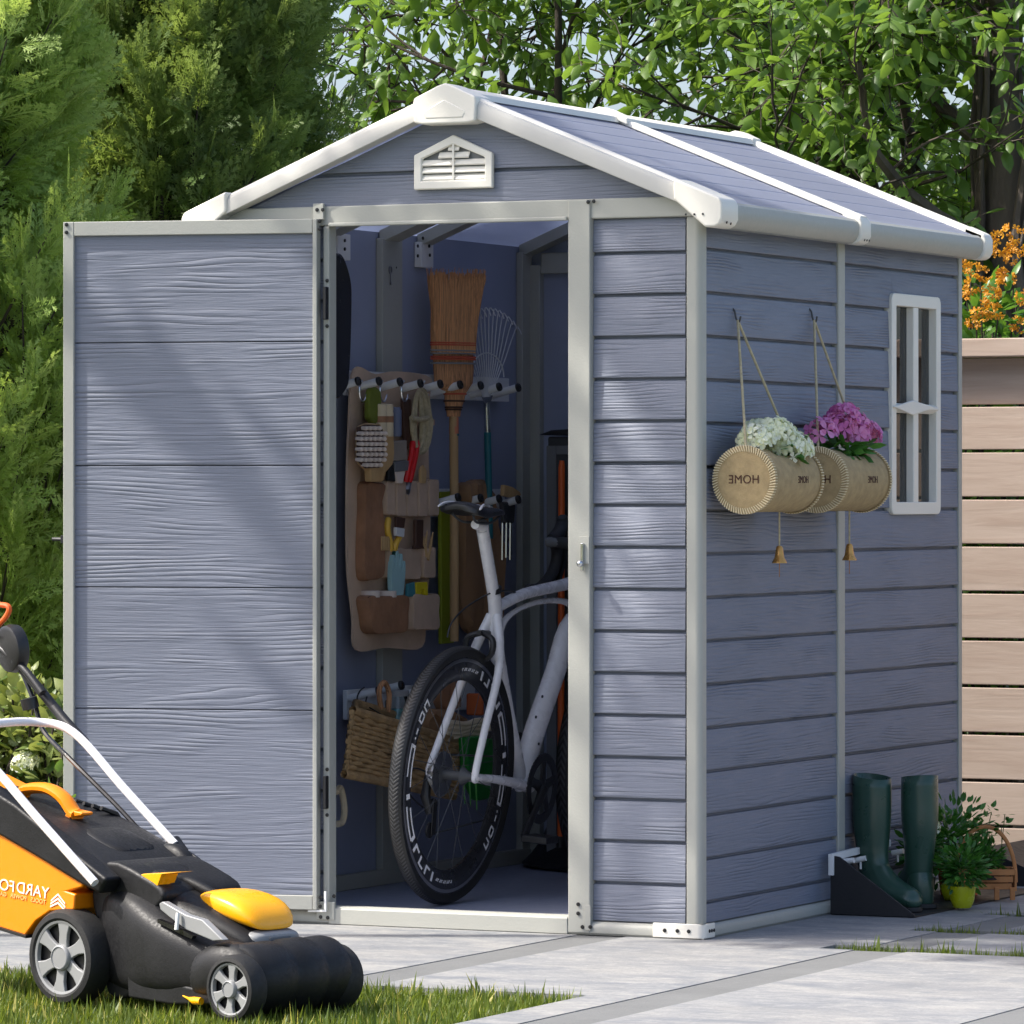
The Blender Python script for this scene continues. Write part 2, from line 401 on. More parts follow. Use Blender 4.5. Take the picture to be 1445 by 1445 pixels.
for x0, x1 in [(-1.86, -1.725), (-.323, -.19), (.45, .587), (1.274, 1.41), (2.3, 2.43)]:
    for y0, y1 in [(-7, LY), (LY, -.105), (0, .455), (.535, .985), (1.03, 2.6)]:
        if y1 <= LY and x0 < LX: continue
        bd.box((x0+.001, y0, -.035), (x1-.001, y1, -.002))
    if x1 < .36:
        for y0, y1 in ((-.105, 0), (.455, .535), (.985, 1.03)): bd.box((x0+.001, y0, -.035), (x1-.001, y1, -.002))
struct(bd.build('paving_band', bandm))
soilm = plain('joint_soil', (.055, .06, .03), .95, var=.4, vs=40, bump=.004, bs=100)
struct(MB().add([(-9,-7,-.028),(5,-7,-.028),(5,2.7,-.028),(-9,2.7,-.028)], [(0,1,2,3)]).build('lawn_soil', soilm))

# grass blades
rng = np.random.default_rng(3)
BL = ([(-.06,0,0),(.06,0,0),(-.045,.1,.5),(.045,.1,.5),(0,.32,1)], [(0,1,3),(0,3,2),(2,3,4)])
def blades(name, xy, h0, h1, lean, mat, label, z=-.03):
    n = len(xy); az = rng.uniform(0, 2*PI, n); ln = rng.normal(0, lean, n)
    c, s = np.cos(az), np.sin(az)
    R = np.zeros((n, 3, 3)); 
    up = np.stack([-s*np.sin(ln), c*np.sin(ln), np.cos(ln)], 1); fw = np.stack([-s*np.cos(ln), c*np.cos(ln), -np.sin(ln)], 1); sd = np.stack([c, s, 0*c], 1)
    R[:, :, 0] = sd; R[:, :, 1] = fw; R[:, :, 2] = up
    pos = np.column_stack([xy, np.full(n, z)])
    sc = rng.uniform(h0, h1, n)*np.where(rng.random(n) < .06, 1.5, 1)
    tint = np.clip(rng.beta(2, 3, n)+.15*np.sin(xy[:, 0]*9)*np.sin(xy[:, 1]*7+1), 0, 1)
    return tag(scatter(name, BL[0], BL[1], pos, R, sc, tint, mat), label, kind='stuff', cat='grass')
M['grass'] = leafmat('lawn_grass', srgb(52, 80, 26), srgb(134, 148, 62), .35, .5)
M['grassdry'] = leafmat('dry_grass', srgb(150, 150, 70), srgb(210, 200, 120), .35, .6)
N = 110000
xy = np.column_stack([rng.uniform(-2.6, LX-.004, N), rng.uniform(-3.3, LY-.004, N)])
keep = (xy[:, 1] < LY-.015+.012*np.sin(xy[:, 0]*23)) & ((xy @ np.array([.902, .432])) > -3.2)
blades('lawn_grass', xy[keep], .022, .048, .40, M['grass'], 'green mown lawn grass in front of the paving under the mower')
xy2 = np.column_stack([rng.uniform(-2.6, LX-.004, 5200), rng.uniform(-3.3, LY-.01, 5200)])
blades('dry_grass', xy2, .025, .055, .5, M['grassdry'], 'straw yellow blades scattered through the front lawn')
def strip(x0, x1, y0, y1, n):
    a = rng.random(n); ed = 1-np.abs(2*rng.random(n)-1)
    return np.column_stack([x0+(x1-x0)*a, y0+(y1-y0)*rng.random(n)])
xy3 = np.vstack([strip(.37, 2.4, -.1, -.005, 8000), strip(.385, 2.4, .462, .53, 5000), strip(.39, 2.4, .99, 1.026, 2600)])
m_ = (np.sin(xy3[:, 0]*31)+np.sin(xy3[:, 0]*57+2)*.7+rng.normal(0, .7, len(xy3))) > -.5
blades('joint_grass', xy3[m_], .02, .045, .5, M['grass'], 'short grass growing in the joints between the paving slabs')
xy4 = np.column_stack([rng.uniform(.0, 5, 30000), rng.uniform(2.62, 4.2, 30000)])
blades('border_grass', xy4, .05, .14, .3, M['grass'], 'sunny taller grass along the foot of the wooden fence')
# ------------------------------------------------------------------ the shed
XW, DY = -1.35, 1.84
shed = thing('garden_shed', (0, 0, 0), 'grey-blue plastic garden shed with pale trim, gabled roof and its door swung open', 'shed')
def P(o, label=None):
    if label: o['label'] = label
    return o
def lap(axis, fixed, s0, s1, z0, z1, grooves, outdir, mb, gh=.009, gd=.011, th=.02, tilt=.004):
    """lapped siding solid: plane axis=fixed, running s0..s1, grooves at the given heights; outdir = +1/-1 outward"""
    gs = sorted(g for g in grooves if z0+.012 < g < z1-.012)
    prof = []; z = z0
    for g in gs+[None]:
        top = g-gh/2 if g else z1
        prof += [(tilt, z+.002), (0.0005, top-.003), (-.001, top)]
        if g: prof += [(-gd, top+.0005), (-gd, g+gh/2-.001), (tilt-.001, g+gh/2)]; z = g+gh/2
    prof = [(tilt-.002, z0)]+prof
    ring = prof+[(-th, z1), (-th, z0)]
    mk = lambda s: [((fixed+outdir*q, s, zz) if axis == 0 else (s, fixed+outdir*q, zz)) for q, zz in ring]
    a, b = mk(s0), mk(s1); n = len(ring)
    mb.add(a+b, [tuple(range(n)), tuple(range(2*n-1, n-1, -1))]+[(i, (i+1) % n, (i+1) % n+n, i+n) for i in range(n)])
    return mb
GF = [1.6923-.1041*i for i in range(16)]
GS = [1.7004-.10756*i for i in range(17)]
P(lap(1, 0, -.2855, -.036, .036, 1.778, GF, -1, MB()).build('front_wall_panel', M['siding'], shed, ang=25))
P(lap(1, 0, XW+.036, -1.0365, .036, 1.778, GF, -1, MB()).build('front_wall_panel', M['siding'], shed, ang=25))
P(lap(0, 0, .034, .902, .036, 1.765, GS, 1, MB()).build('side_wall_panel', M['siding_side'], shed, ang=25))
WY0, WY1, WZ0, WZ1 = 1.30, 1.64, 1.056, 1.622
mb = MB()
lap(0, 0, .948, WY0, .036, 1.765, GS, 1, mb); lap(0, 0, WY1, 1.803, .036, 1.765, GS, 1, mb)
lap(0, 0, WY0, WY1, .036, WZ0, GS, 1, mb); lap(0, 0, WY0, WY1, WZ1, 1.765, GS, 1, mb)
P(mb.build('side_wall_panel', M['siding_side'], shed, ang=25))
# left wall (seen from inside) and back wall with gable
MB().box((XW, .03, .036), (XW+.02, 1.815, 1.812)).build('side_wall_panel', M['inner'], shed)
RZ, RX, SL = 2.1166, -.67, .405          # ridge height, ridge x, slope
under = lambda x: RZ-.036-SL*abs(x-RX)
MB().prism([(XW+.005, 1.815, .036), (-.005, 1.815, .036), (-.005, 1.815, under(-.005)), (RX, 1.815, under(RX)), (XW+.005, 1.815, under(XW+.005))], (0, .02, 0)).build('back_wall', M['inner'], shed)
# front gable, two planks
g1 = 1.9084
mb = MB()
def gx(z): return (RZ-.05-z)/SL
for z0, z1 in ((1.81, g1-.005), (g1+.005, RZ-.052)):
    a, b = gx(z0), gx(z1)
    mb.prism([(max(XW+.01, RX-a), -.001, z0), (min(-.01, RX+a), -.001, z0), (min(-.01, RX+b), 0, z1), (RX-b, 0, z1)], (0, .016, 0))
mb.prism([(XW+.02, .013, 1.80), (-.02, .013, 1.80), (-.02, .013, 1.812), (RX, .013, RZ-.054), (XW+.02, .013, 1.812)], (0, .012, 0))
mb.build('gable_panel', M['gable'], shed, bevel=.0015)
# frame pieces
def bx(name, a, b, mat='trim', bev=.004, par=None, label=None, seg=2):
    o = MB().box(a, b).build(name, M[mat], par or shed, bevel=bev, seg=seg)
    if label: o['label'] = label
    return o
bx('header_beam', (XW, -.014, 1.779), (-.002, .03, 1.829))
bx('header_lip', (-1.018, -.026, 1.776), (-.348, -.0145, 1.786), bev=.003)
bx('door_jamb', (-.3475, -.020, .004), (-.2862, .034, 1.8275))
bx('door_jamb', (-1.0375, -.016, .004), (-1.0195, .026, 1.7785))
0 and bx('jamb_flange', (-.3535, -.012, .046), (-.348, .05, 1.776), bev=.002)
# corner posts with rounded edge
def cpost(x, sx, y, sy, z0, z1, wd=.038, r=.016):
    pts = [(x, y+sy*wd)]+[(x-sx*r*(1-math.cos(t))*1, y+sy*r*(1-math.sin(t))) for t in [i*PI/2/6 for i in range(7)]]+[(x-sx*wd, y), (x-sx*wd, y+sy*.03), (x-sx*.03, y+sy*.03), (x-sx*.03, y+sy*wd)]
    return MB().prism([(a, b, z0) for a, b in pts], (0, 0, z1-z0)).build('corner_post', M['trim'], shed, bevel=.002)
cpost(.007, 1, -.007, 1, .034, 1.779)
cpost(XW-.006, -1, -.007, 1, .034, 1.779)
cpost(.006, 1, 1.842, -1, .034, 1.77)
cpost(XW-.006, -1, 1.842, -1, .034, 1.77)
P(MB().box((-.028, .9015, .04), (.008, .949, 1.768)).build('wall_stud', M['trim'], shed, bevel=.004))
# base beams
mb = MB(); zc = .034
def rbeam(a, b, out):   # base beam with a rounded outer face; a,b ends, out = outward dir
    a, b, out = Vector(a), Vector(b), Vector(out)
    pr = [(-.03, 0), (.012, 0), (.018, .006), (.019, .018), (.016, .027), (.008, .033), (-.03, .0335)]
    mb.prism([a+out*p+Vector((0, 0, q)) for p, q in pr], b-a)
rbeam((XW-.01, 0, 0), (.0, 0, 0), (0, -1, 0)); mb.build('base_beam', M['trim'], shed)
mb = MB(); rbeam((0, .0, 0), (0, 1.85, 0), (1, 0, 0)); mb.build('base_beam', M['trim'], shed)
mb = MB(); rbeam((XW, 0, 0), (XW, 1.85, 0), (-1, 0, 0)); mb.build('base_beam', M['trim'], shed)
# door sill
MB().prism([(-1.019, -.021, .001), (-1.019, -.021, .040), (-1.019, -.012, .046), (-1.019, .022, .046), (-1.019, .03, .036), (-1.019, .03, .001)], (.6710, 0, 0)).build('door_sill', M['trim'], shed, bevel=.002)
MB().box((XW+.02, .03, .004), (-.02, 1.815, .030)).build('shed_floor', M['floor'], shed)
# white corner clamp with screws
def Lclamp(x, y, sx, z0, z1, wd, dp, mat='cream', name='corner_bracket', p=.024, r=.02):
    # wraps the convex corner (x,y), legs along -sx*x and +y
    o = [(x-sx*wd, y-p)]+[(x+sx*p-sx*r*(1-math.sin(t)), y-p+r*(1-math.cos(t))) for t in [i*PI/2/6 for i in range(7)]]+[(x+sx*p, y+dp), (x+sx*(p-.006), y+dp), (x+sx*(p-.006), y-p+.006), (x-sx*wd, y-p+.006)]
    return MB().prism([(a, b, z0) for a, b in o], (0, 0, z1-z0)).build(name, M[mat], shed, bevel=.0025)
SCR = MB().lathe([(.0045, 0), (.0052, .0012), (.0045, .003), (.002, .0034)], ax=(0, 0, 1), n=10)
scr_me = None
def screw(p, nrm, parent, s=1.0):
    global scr_me
    if scr_me is None:
        o = SCR.build('screw', M['screw'], parent); scr_me = o.data
    else:
        o = bpy.data.objects.new('screw', scr_me); COL.objects.link(o); attach(o, parent)
    q = Vector(nrm).to_track_quat('Z', 'Y').to_matrix().to_4x4()
    o.matrix_basis = Matrix.Translation(Vector(p)) @ q @ Matrix.Scale(s, 4)
    return o
cb = Lclamp(0, 0, 1, .002, .038, .115, .045, name='corner_bracket')
for px in (938, 956, 972): v = fy(px, 1316, -.024); screw((v.x, -.0235, .02), (0, -1, 0), cb)
for yy in (.008, .022, .036): screw((.0235, yy, .02), (1, 0, 0), cb, .9)
jb = bx('jamb_bracket', (-.3, -.0225, .012), (-.284, -.0205, .075), bev=.0008)
for px, py in ((816, 1276), (816, 1289), (822, 1308), (833, 1308), (830, 285), (838, 284)):
    v = fy(px, py, -.021); screw((v.x, -.0208 if py > 600 else -.0205, v.z), (0, -1, 0), jb)
jb2 = bx('jamb_bracket', (-1.062, -.024, 1.795), (-1.032, -.0145, 1.836), bev=.0015)
for px, py in ((447, 296), (455, 296), (451, 312), (451, 322)):
    v = fy(px, py, -.026); screw((v.x, -.0235, v.z), (0, -1, 0), jb2)
jb3 = bx('jamb_bracket', (-1.052, -.024, .012), (-1.0, -.0165, .058), bev=.0015)
for px, py in ((452, 1294), (462, 1295), (469, 1265), (469, 1279)):
    v = fy(px, py, -.026); screw((v.x, -.0236 if py > 1290 else -.0165, v.z), (0, -1, 0), jb3)
# latch on the right jamb
lt = bx('door_latch', (fy(829, 700, -.022).x-.022, -.0235, fy(829, 796).z), (fy(829, 700, -.022).x+.005, -.0205, fy(829, 757).z), 'trim', .001)
c = fy(824, 790, -.03)
MB().box((c.x-.010, -.031, c.z-.028), (c.x-.002, -.024, c.z+.042)).build('latch_plate', M['chrome'], lt, bevel=.002)
MB().tube([(c.x-.004, -.03, c.z-.008), (c.x-.002, -.046, c.z-.009)], [.006, .006], 12).ball((c.x-.002, -.048, c.z-.009), .009).build('latch_knob', M['chrome'], lt)
# gable vent
v0, v1 = fy(583, 268, -.018), fy(694, 268, -.018); va = fy(638, 190, -.018); vs_ = fy(583, 219, -.018)
cxv = (v0.x+v1.x)/2; hw = (v1.x-v0.x)/2
def pent(k, y):
    return [(cxv-hw+k, y, v0.z+k), (cxv+hw-k, y, v0.z+k), (cxv+hw-k, y, vs_.z-k*.45), (cxv, y, va.z-k*1.06), (cxv-hw+k, y, vs_.z-k*.45)]
vent = MB()
for a, b, y0, y1 in ((.0, .022, -.016, -.001),):
    o0, i0 = pent(a, y0), pent(b, y0); o1, i1 = pent(a, y1), pent(b, y1)
    vs = o0+i0+o1+i1; fs = []
    for i in range(5):
        j = (i+1) % 5; fs += [(i, j, j+5, i+5), (10+i, 15+i, 15+j, 10+j), (i, 10+i, 10+j, j), (5+i, 5+j, 15+j, 15+i)]
    vent.add(vs, fs)
vent = vent.build('gable_vent', M['cream'], shed, bevel=.004, seg=3)
for i in range(5):
    zz = v0.z+.030+i*.0185; h = hw-.021 if zz < vs_.z-.014 else max(.015, (va.z-.024-zz-.008)/((va.z-vs_.z)/hw))
    MB().prism([(cxv-h, -.013, zz-.005), (cxv-h, -.011, zz-.008), (cxv-h, -.002, zz+.004), (cxv-h, -.004, zz+.008)], (2*h, 0, 0)).build('louvre', M['cream'], vent)
MB().box((cxv-.0025, -.0145, v0.z+.02), (cxv+.0025, -.012, va.z-.02)).build('mullion', M['cream'], vent)
MB().prism(pent(.02, -.0012), (0, .001, 0)).build('vent_backing', M['mgrey'], vent)

# ---- roof
EX = .745            # half span
ez = RZ-SL*EX
nrmR = Vector((SL, 0, 1)).normalized()
def roof_profile(sgn, planks=8):
    """stepped planks running down the slope, (x, z) top edge to eave"""
    pts = []; L = EX-.012
    for k in range(planks):
        x0 = .03+(L-.03)*k/planks; x1 = .03+(L-.03)*(k+1)/planks
        pts += [(x0, .0), (x1-.0060, .0), (x1-.0055, -.010), (x1-.0004, -.010)]
    top = [(RX+sgn*x, RZ-.008-SL*x+dz) for x, dz in pts]
    bot = [(RX+sgn*(EX-.02), RZ-.034-SL*(EX-.02)), (RX+sgn*.03, RZ-.034-SL*.03)]
    return top+bot
for sgn in (1, -1):
    for y0, y1 in ((-.03, .880), (.925, 1.83)):
        MB().prism([(x, y0, z) for x, z in roof_profile(sgn)], (0, y1-y0, 0)).build('roof_panel', M['roofing'], shed)
# slope-following bars (fascia, mid strip, back strip, eave)
def bar(name, sgn, y0, y1, up, dn, x0=.02, x1=EX, mat='cream', r=.008, lab=None):
    a = [(RX+sgn*x0, y0, RZ-SL*x0-dn), (RX+sgn*x0, y0, RZ-SL*x0+up-r), (RX+sgn*x0, y0+r*.5, RZ-SL*x0+up-r*.2), (RX+sgn*x0, y0+r*1.3, RZ-SL*x0+up), (RX+sgn*x0, y1-r*1.3, RZ-SL*x0+up), (RX+sgn*x0, y1, RZ-SL*x0+up-r), (RX+sgn*x0, y1, RZ-SL*x0-dn)]
    o = MB().prism(a, (sgn*(x1-x0), 0, -SL*(x1-x0))).build(name, M[mat], shed, bevel=.002)
    return o
for s in (1, -1):
    bar('roof_fascia', s, -.052, -.008, -.001, .048, .02, EX-.02, 'fascia', .014)
    bar('roof_edge_strip', s, -.036, .006, .006, .012, .02, EX-.01)
    bar('roof_strip', s, .876, .930, .010, .006, .02, EX+.004, 'cream', .006)
    bar('roof_edge_strip', s, 1.80, 1.848, .008, .05, .02, EX+.0)
    # rounded eave gutter
    xe = RX+s*EX
    pr = [(-.05, -.002), (-.01, .0), (.0, -.008), (.004, -.022), (.003, -.040), (-.005, -.056), (-.016, -.064), (-.05, -.064)]
    MB().prism([(xe+s*p, -.02, ez+q) for p, q in pr], (0, 1.85, 0)).build('eave_trim', M['trim'], shed, bevel=.001)
# ridge bar
MB().prism([(RX-.06, -.03, RZ-.028), (RX-.052, -.03, RZ-.012), (RX-.01, -.03, RZ+.004), (RX+.01, -.03, RZ+.004), (RX+.052, -.03, RZ-.012), (RX+.06, -.03, RZ-.028), (RX, -.03, RZ-.03)], (0, 1.87, 0)).build('ridge_cap', M['cream'], shed)
def apex(y0, y1, wx, up, dn, hood=True):
    t = up
    o = [(RX-wx, RZ-SL*wx+t-.012), (RX-wx*.98, RZ-SL*wx+t), (RX-.02, RZ+t-.006), (RX+.0, RZ+t), (RX+.02, RZ+t-.006), (RX+wx*.98, RZ-SL*wx+t), (RX+wx, RZ-SL*wx+t-.012)]
    if dn > .03: o += [(RX+wx*.97, RZ-SL*wx-dn), (RX+wx*.72, RZ-SL*wx-dn-.004), (RX-wx*.72, RZ-SL*wx-dn-.004), (RX-wx*.97, RZ-SL*wx-dn)]
    else: o += [(RX+wx*.97, RZ-SL*wx-dn), (RX, RZ-dn), (RX-wx*.97, RZ-SL*wx-dn)]
    return MB().prism([(x, y0, z) for x, z in o], (0, y1-y0, 0)).build('ridge_end_cap', M['cream'], shed, bevel=.005, seg=3)
ac = apex(-.062, .03, .088, .010, .052)
MB().prism([(RX-.062, -.0625, RZ-.062), (RX, -.0665, RZ-.032), (RX+.062, -.0625, RZ-.062), (RX+.052, -.064, RZ-.078), (RX-.052, -.064, RZ-.078)], (0, .006, 0)).build('cap_face', M['cream'], ac, bevel=.003)
apex(.868, .937, .085, .017, .0); apex(1.795, 1.856, .06, .014, .05)
# eave caps
def ecap(s, y0, y1, back, name='eave_cap', dn=.066):
    xe = RX+s*(EX+.006); bk = back
    pr = [(-bk, .006+SL*bk), (-.012, .010), (0, .004), (.006, -.010), (.006, -.045), (-.002, -dn+.006), (-.014, -dn), (-.04, -dn), (-bk, -dn+.02+SL*bk)]
    return MB().prism([(xe+s*p, y0, ez+q) for p, q in pr], (0, y1-y0, 0)).build(name, M['cream'], shed, bevel=.006, seg=3)
for s in (1, -1):
    c1 = ecap(s, -.060, .045, .125); ecap(s, .868, .936, .05); c3 = ecap(s, 1.80, 1.86, .06)
    if s == 1:
        for i, (yy, zz) in enumerate(((-.03, ez-.054), (-.005, ez-.056))): screw((RX+s*(EX+.011), yy, zz), (1, 0, -.3), c1, .7)
        for px in (968, 980, 992): v = fy(px, 300, -.06); screw((v.x, -.0605, ez-.040+.006), (0, -1, 0), c1, .55)
        for yy in (.885, .902, .918): screw((RX+s*(EX+.0115), yy, ez-.055), (1, 0, -.3), c1, .6)
# ---- inside: studs, rafters, brackets
LWX = XW+.0205
for y0, y1 in ((.848, .968), (1.735, 1.80)):
    bx('inner_stud', (LWX, y0, .03), (LWX+.022, y1, 1.795), bev=.003)
bx('inner_stud', (LWX, .03, .03), (LWX+.02, .07, 1.752), bev=.003)
bx('inner_stud', (-1.327, 1.785, .03), (-1.277, 1.8145, 1.76), bev=.003)
bx('inner_base_beam', (LWX, .03, .03), (LWX+.025, 1.80, .072), bev=.003)
bx('inner_base_beam', (LWX+.026, 1.783, .03), (-.022, 1.8145, .072), bev=.003)
bx('inner_top_beam', (-1.276, 1.79, 1.735), (-.02, 1.8145, 1.795), bev=.003)
def rafter(y0, y1, s=-1, dz=.035, x1=EX-.09):
    a = [(RX, y0, RZ-.035), (RX, y0, RZ-.035-dz), (RX+s*x1, y0, RZ-.035-dz-SL*x1), (RX+s*x1, y0, RZ-.035-SL*x1)]
    MB().prism(a, (0, y1-y0, 0)).build('rafter', M['trim'], shed, bevel=.002)
for y0, y1 in ((.52, .60), (.86, .95), (1.09, 1.15), (1.745, 1.81)):
    rafter(y0, y1); rafter(y0, y1, 1)
for yb, pxs in ((1.12, [(596, 327), (609, 322), (589, 338), (605, 338), (589, 352), (606, 351)]), (.62, [(482, 318), (491, 314), (486, 330), (486, 342)])):
    b = MB()
    x = LWX+.0235
    b.box((LWX+.001, yb-.04, 1.725), (x, yb+.035, 1.795))
    o = b.build('rafter_bracket', M['whitep'], shed, bevel=.002)
    for px, py in pxs:
        v = fx(px, py, x); screw((x, v.y, v.z-.018), (1, 0, 0), o)
bx('key_hook', (LWX+.0225, .925, 1.715), (LWX+.024, .93, 1.72), 'dgrey', .0005)
# ---- window
win = MB()
fo = .012
yo0, yo1, zo0, zo1 = fx(1259, 500, fo).y, fx(1328, 500, fo).y, fx(1290, 726, fo).z, fx(1290, 416, fo).z
def ringbox(mb, y0, y1, z0, z1, wd, x0, x1, r=.02):
    def rr(k, x):
        out = []
        for cy, cz, a0 in ((y1-r, z1-r, 0), (y0+r, z1-r, 90), (y0+r, z0+r, 180), (y1-r, z0+r, 270)):
            for i in range(5):
                t = math.radians(a0+i*22.5); q = max(r-k, .004); ins = k if r-k < .004 else 0
                out.append((x, cy+math.cos(t)*q+(0), cz+math.sin(t)*q))
        if k > 0:
            out = []
            q = .006
            for cy, cz, a0 in ((y1-k-q, z1-k-q, 0), (y0+k+q, z1-k-q, 90), (y0+k+q, z0+k+q, 180), (y1-k-q, z0+k+q, 270)):
                for i in range(5):
                    t = math.radians(a0+i*22.5); out.append((x, cy+math.cos(t)*q, cz+math.sin(t)*q))
        return out
    A, B_, C_, D_ = rr(0, x0), rr(0, x1), rr(wd, x1), rr(wd, x0); n = len(A)
    vs = A+B_+C_+D_; fs = []
    for i in range(n):
        j = (i+1) % n
        for a, b in ((0, n), (n, 2*n), (2*n, 3*n), (3*n, 0)): fs.append((a+i, a+j, b+j, b+i))
    mb.add(vs, fs)
ringbox(win, yo0, yo1, zo0, zo1, .034, -.018, fo)
window = win.build('window', M['cream'], shed, bevel=.003)
ym = (yo0+yo1)/2; zm = fx(1290, 576, fo).z
MB().box((-.014, ym-.019, zo0+.032), (fo-.002, ym+.019, zo1-.034)).build('mullion', M['cream'], window, bevel=.003)
for ya, yb in ((yo0+.033, ym-.0185), (ym+.0185, yo1-.033)):
    MB().prism([(.0, ya, zm-.014), (fo+.006, ya, zm-.002), (fo+.006, ya, zm+.002), (.0, ya, zm+.012)], (0, yb-ya, 0)).build('glazing_bar', M['cream'], window)
cut('glazing_bar', [(1258, 574), (1285, 565), (1318, 575), (1285, 586)], 0, fo-.001, .008, M['cream'], window, .003)
MB().box((-.015, yo0+.03, zo0+.03), (-.011, yo1-.03, zo1-.03)).build('window_pane', M['pane'], window)
# ---- door, hinged at the left jamb and swung back past the wall
DM = Matrix.Translation((-1.043, -.030, 0)) @ Matrix.Rotation(math.radians(192.6), 4, 'Z')
DF = Frame(DM)
L = DF.hit(89, 700, 1, .015).x; zt = DF.hit(270, 311, 1, .015).z; zb = DF.hit(443, 1284, 1, .015).z
rl = L-DF.hit(104, 700, 1, .015).x; rr_ = DF.hit(441, 700, 1, .015).x; tb = DF.hit(270, 331, 1, .015).z; bb = DF.hit(440, 1264, 1, .015).z
mb = MB()
zs = [DF.hit(270, y, 1, .004).z for y in (1001, 829, 657, 483)]
edges = [bb-.01]+zs+[tb+.01]
for i in range(5):
    a, b = edges[i]+.0012, edges[i+1]-.0012
    mb.box((rr_-.01, -.012, a), (L-rl+.01, .004, b))
mb.box((rr_-.01, -.018, bb-.01), (L-rl+.01, -.010, tb+.01))
door = mb.build('door', M['doorpan'], shed, bevel=.0022)
door.matrix_basis = DM
mb = MB()
mb.box((0, -.022, zb), (rr_, .015, zt)); mb.box((L-rl, -.022, zb), (L, .015, zt))
mb.box((rr_+.0005, -.022, tb), (L-rl-.0005, .0145, zt)); mb.box((rr_+.0005, -.022, zb), (L-rl-.0005, .0145, bb))
df = mb.build('door_frame', M['trim'], door, bevel=.002)
for px, py in ((94, 317), (94, 328), (452, 1266), (452, 1279), (451, 312), (451, 323)):
    v = DF.hit(px, py, 1, .015); screw((v.x, .0152, v.z), (0, 1, 0), df)
hd = MB(); q = DF.hit(80, 761, 1, -.03)
hd.box((L-.02, -.034, q.z-.010), (L+.02, -.024, q.z+.010)); hd.tube([(L-.01, -.03, q.z), (L+.016, -.045, q.z), (L+.05, -.05, q.z)], .0055, 8)
hd.build('door_handle', M['black'], door, bevel=.001)
for py in (428, 1118):
    v = fy(461, py, -.02)
    h = MB().box((v.x-.0045, -.034, v.z-.042), (v.x+.0045, -.016, v.z+.042)).build('hinge', M['black'], shed, bevel=.002)
    for k in (-.058, .058): screw((v.x, -.0165, v.z+k), (0, -1, 0), h, 1.0)
cut('door_foot_bracket', [(434, 1284), (457, 1284), (457, 1258), (460, 1258), (460, 1287), (434, 1287)], 1, -.04, .006, M['whitep'], shed, .001)
# ------------------------------------------------------------------ racks on the left wall inside
LW = XW+.0205
def rack(label, px0, px1, pyt, pyb, pegs, x1=-1.205, rad=.011, name='peg_rack'):
    a = fx(px0, pyt, LW+.012); b = fx(px1, pyb, LW+.012); z0, z1 = fx(px1, pyb, LW+.012).z, fx(px1, pyt, LW+.012).z
    y0 = max(a.y, .1)
    r = thing(name, (LW+.02, y0, z0), label, 'tool rack', 'white peg racks on the inside wall')
    MB().box((LW+.0235, y0, z0), (LW+.036, b.y, z1)).build('rack_board', M['whitep'], r, bevel=.002)
    for px, py in pegs:
        e = fx(px, py, x1)
        p = MB().tube([(LW+.036, e.y, e.z-.022), (x1, e.y, e.z)], rad, 14).build('peg', M['whitep'], r)
        d = Vector((x1-LW-.036, 0, .022)).normalized()
        MB().lathe([(rad*.6, -.004), (rad*1.12, -.003), (rad*1.15, .003), (rad*.95, .006), (rad*.5, .0065), (rad*.45, .004)], e, d, 16).build('end_cap', M['black'], p)
    return r
rack('long white peg rack on the inside wall, highest of the racks, holding organiser and broom', 478, 708, 534, 567,
     [(505, 538), (534.5, 538), (564, 539), (593, 541), (621, 542), (649, 543), (678, 544), (704, 546), (731, 547)])
rack('white peg rack at saddle height behind the bicycle, partly hidden by the tan organiser', 600, 702, 690, 728, [(646, 702), (678, 703), (704, 704), (731, 705)])
rack('lowest white peg rack on the inside wall, carrying the woven basket', 478, 660, 960, 1000, [(534, 975), (566, 967), (618, 968)])

# hooks hanging on the top rack
for px in (512, 541, 571, 600):
    p = fx(px, 552, -1.235); pts = [(p.x, p.y+.02*math.cos(t), p.z+.028*math.sin(t)) for t in [PI*(.55+1.35*i/14) for i in range(15)]]
    h = MB().tube(pts, .0026, 6).build('hook', M['chrome'])
    tag(h, {512: 'small steel S-hook on the first peg from the door', 541: 'small steel S-hook on the second peg beside the olive glove', 571: 'small steel S-hook on the third peg above the bottles', 600: 'small steel S-hook on the fourth peg beside the rope hank'}[px], 'hook', 'steel hooks on the top rack')

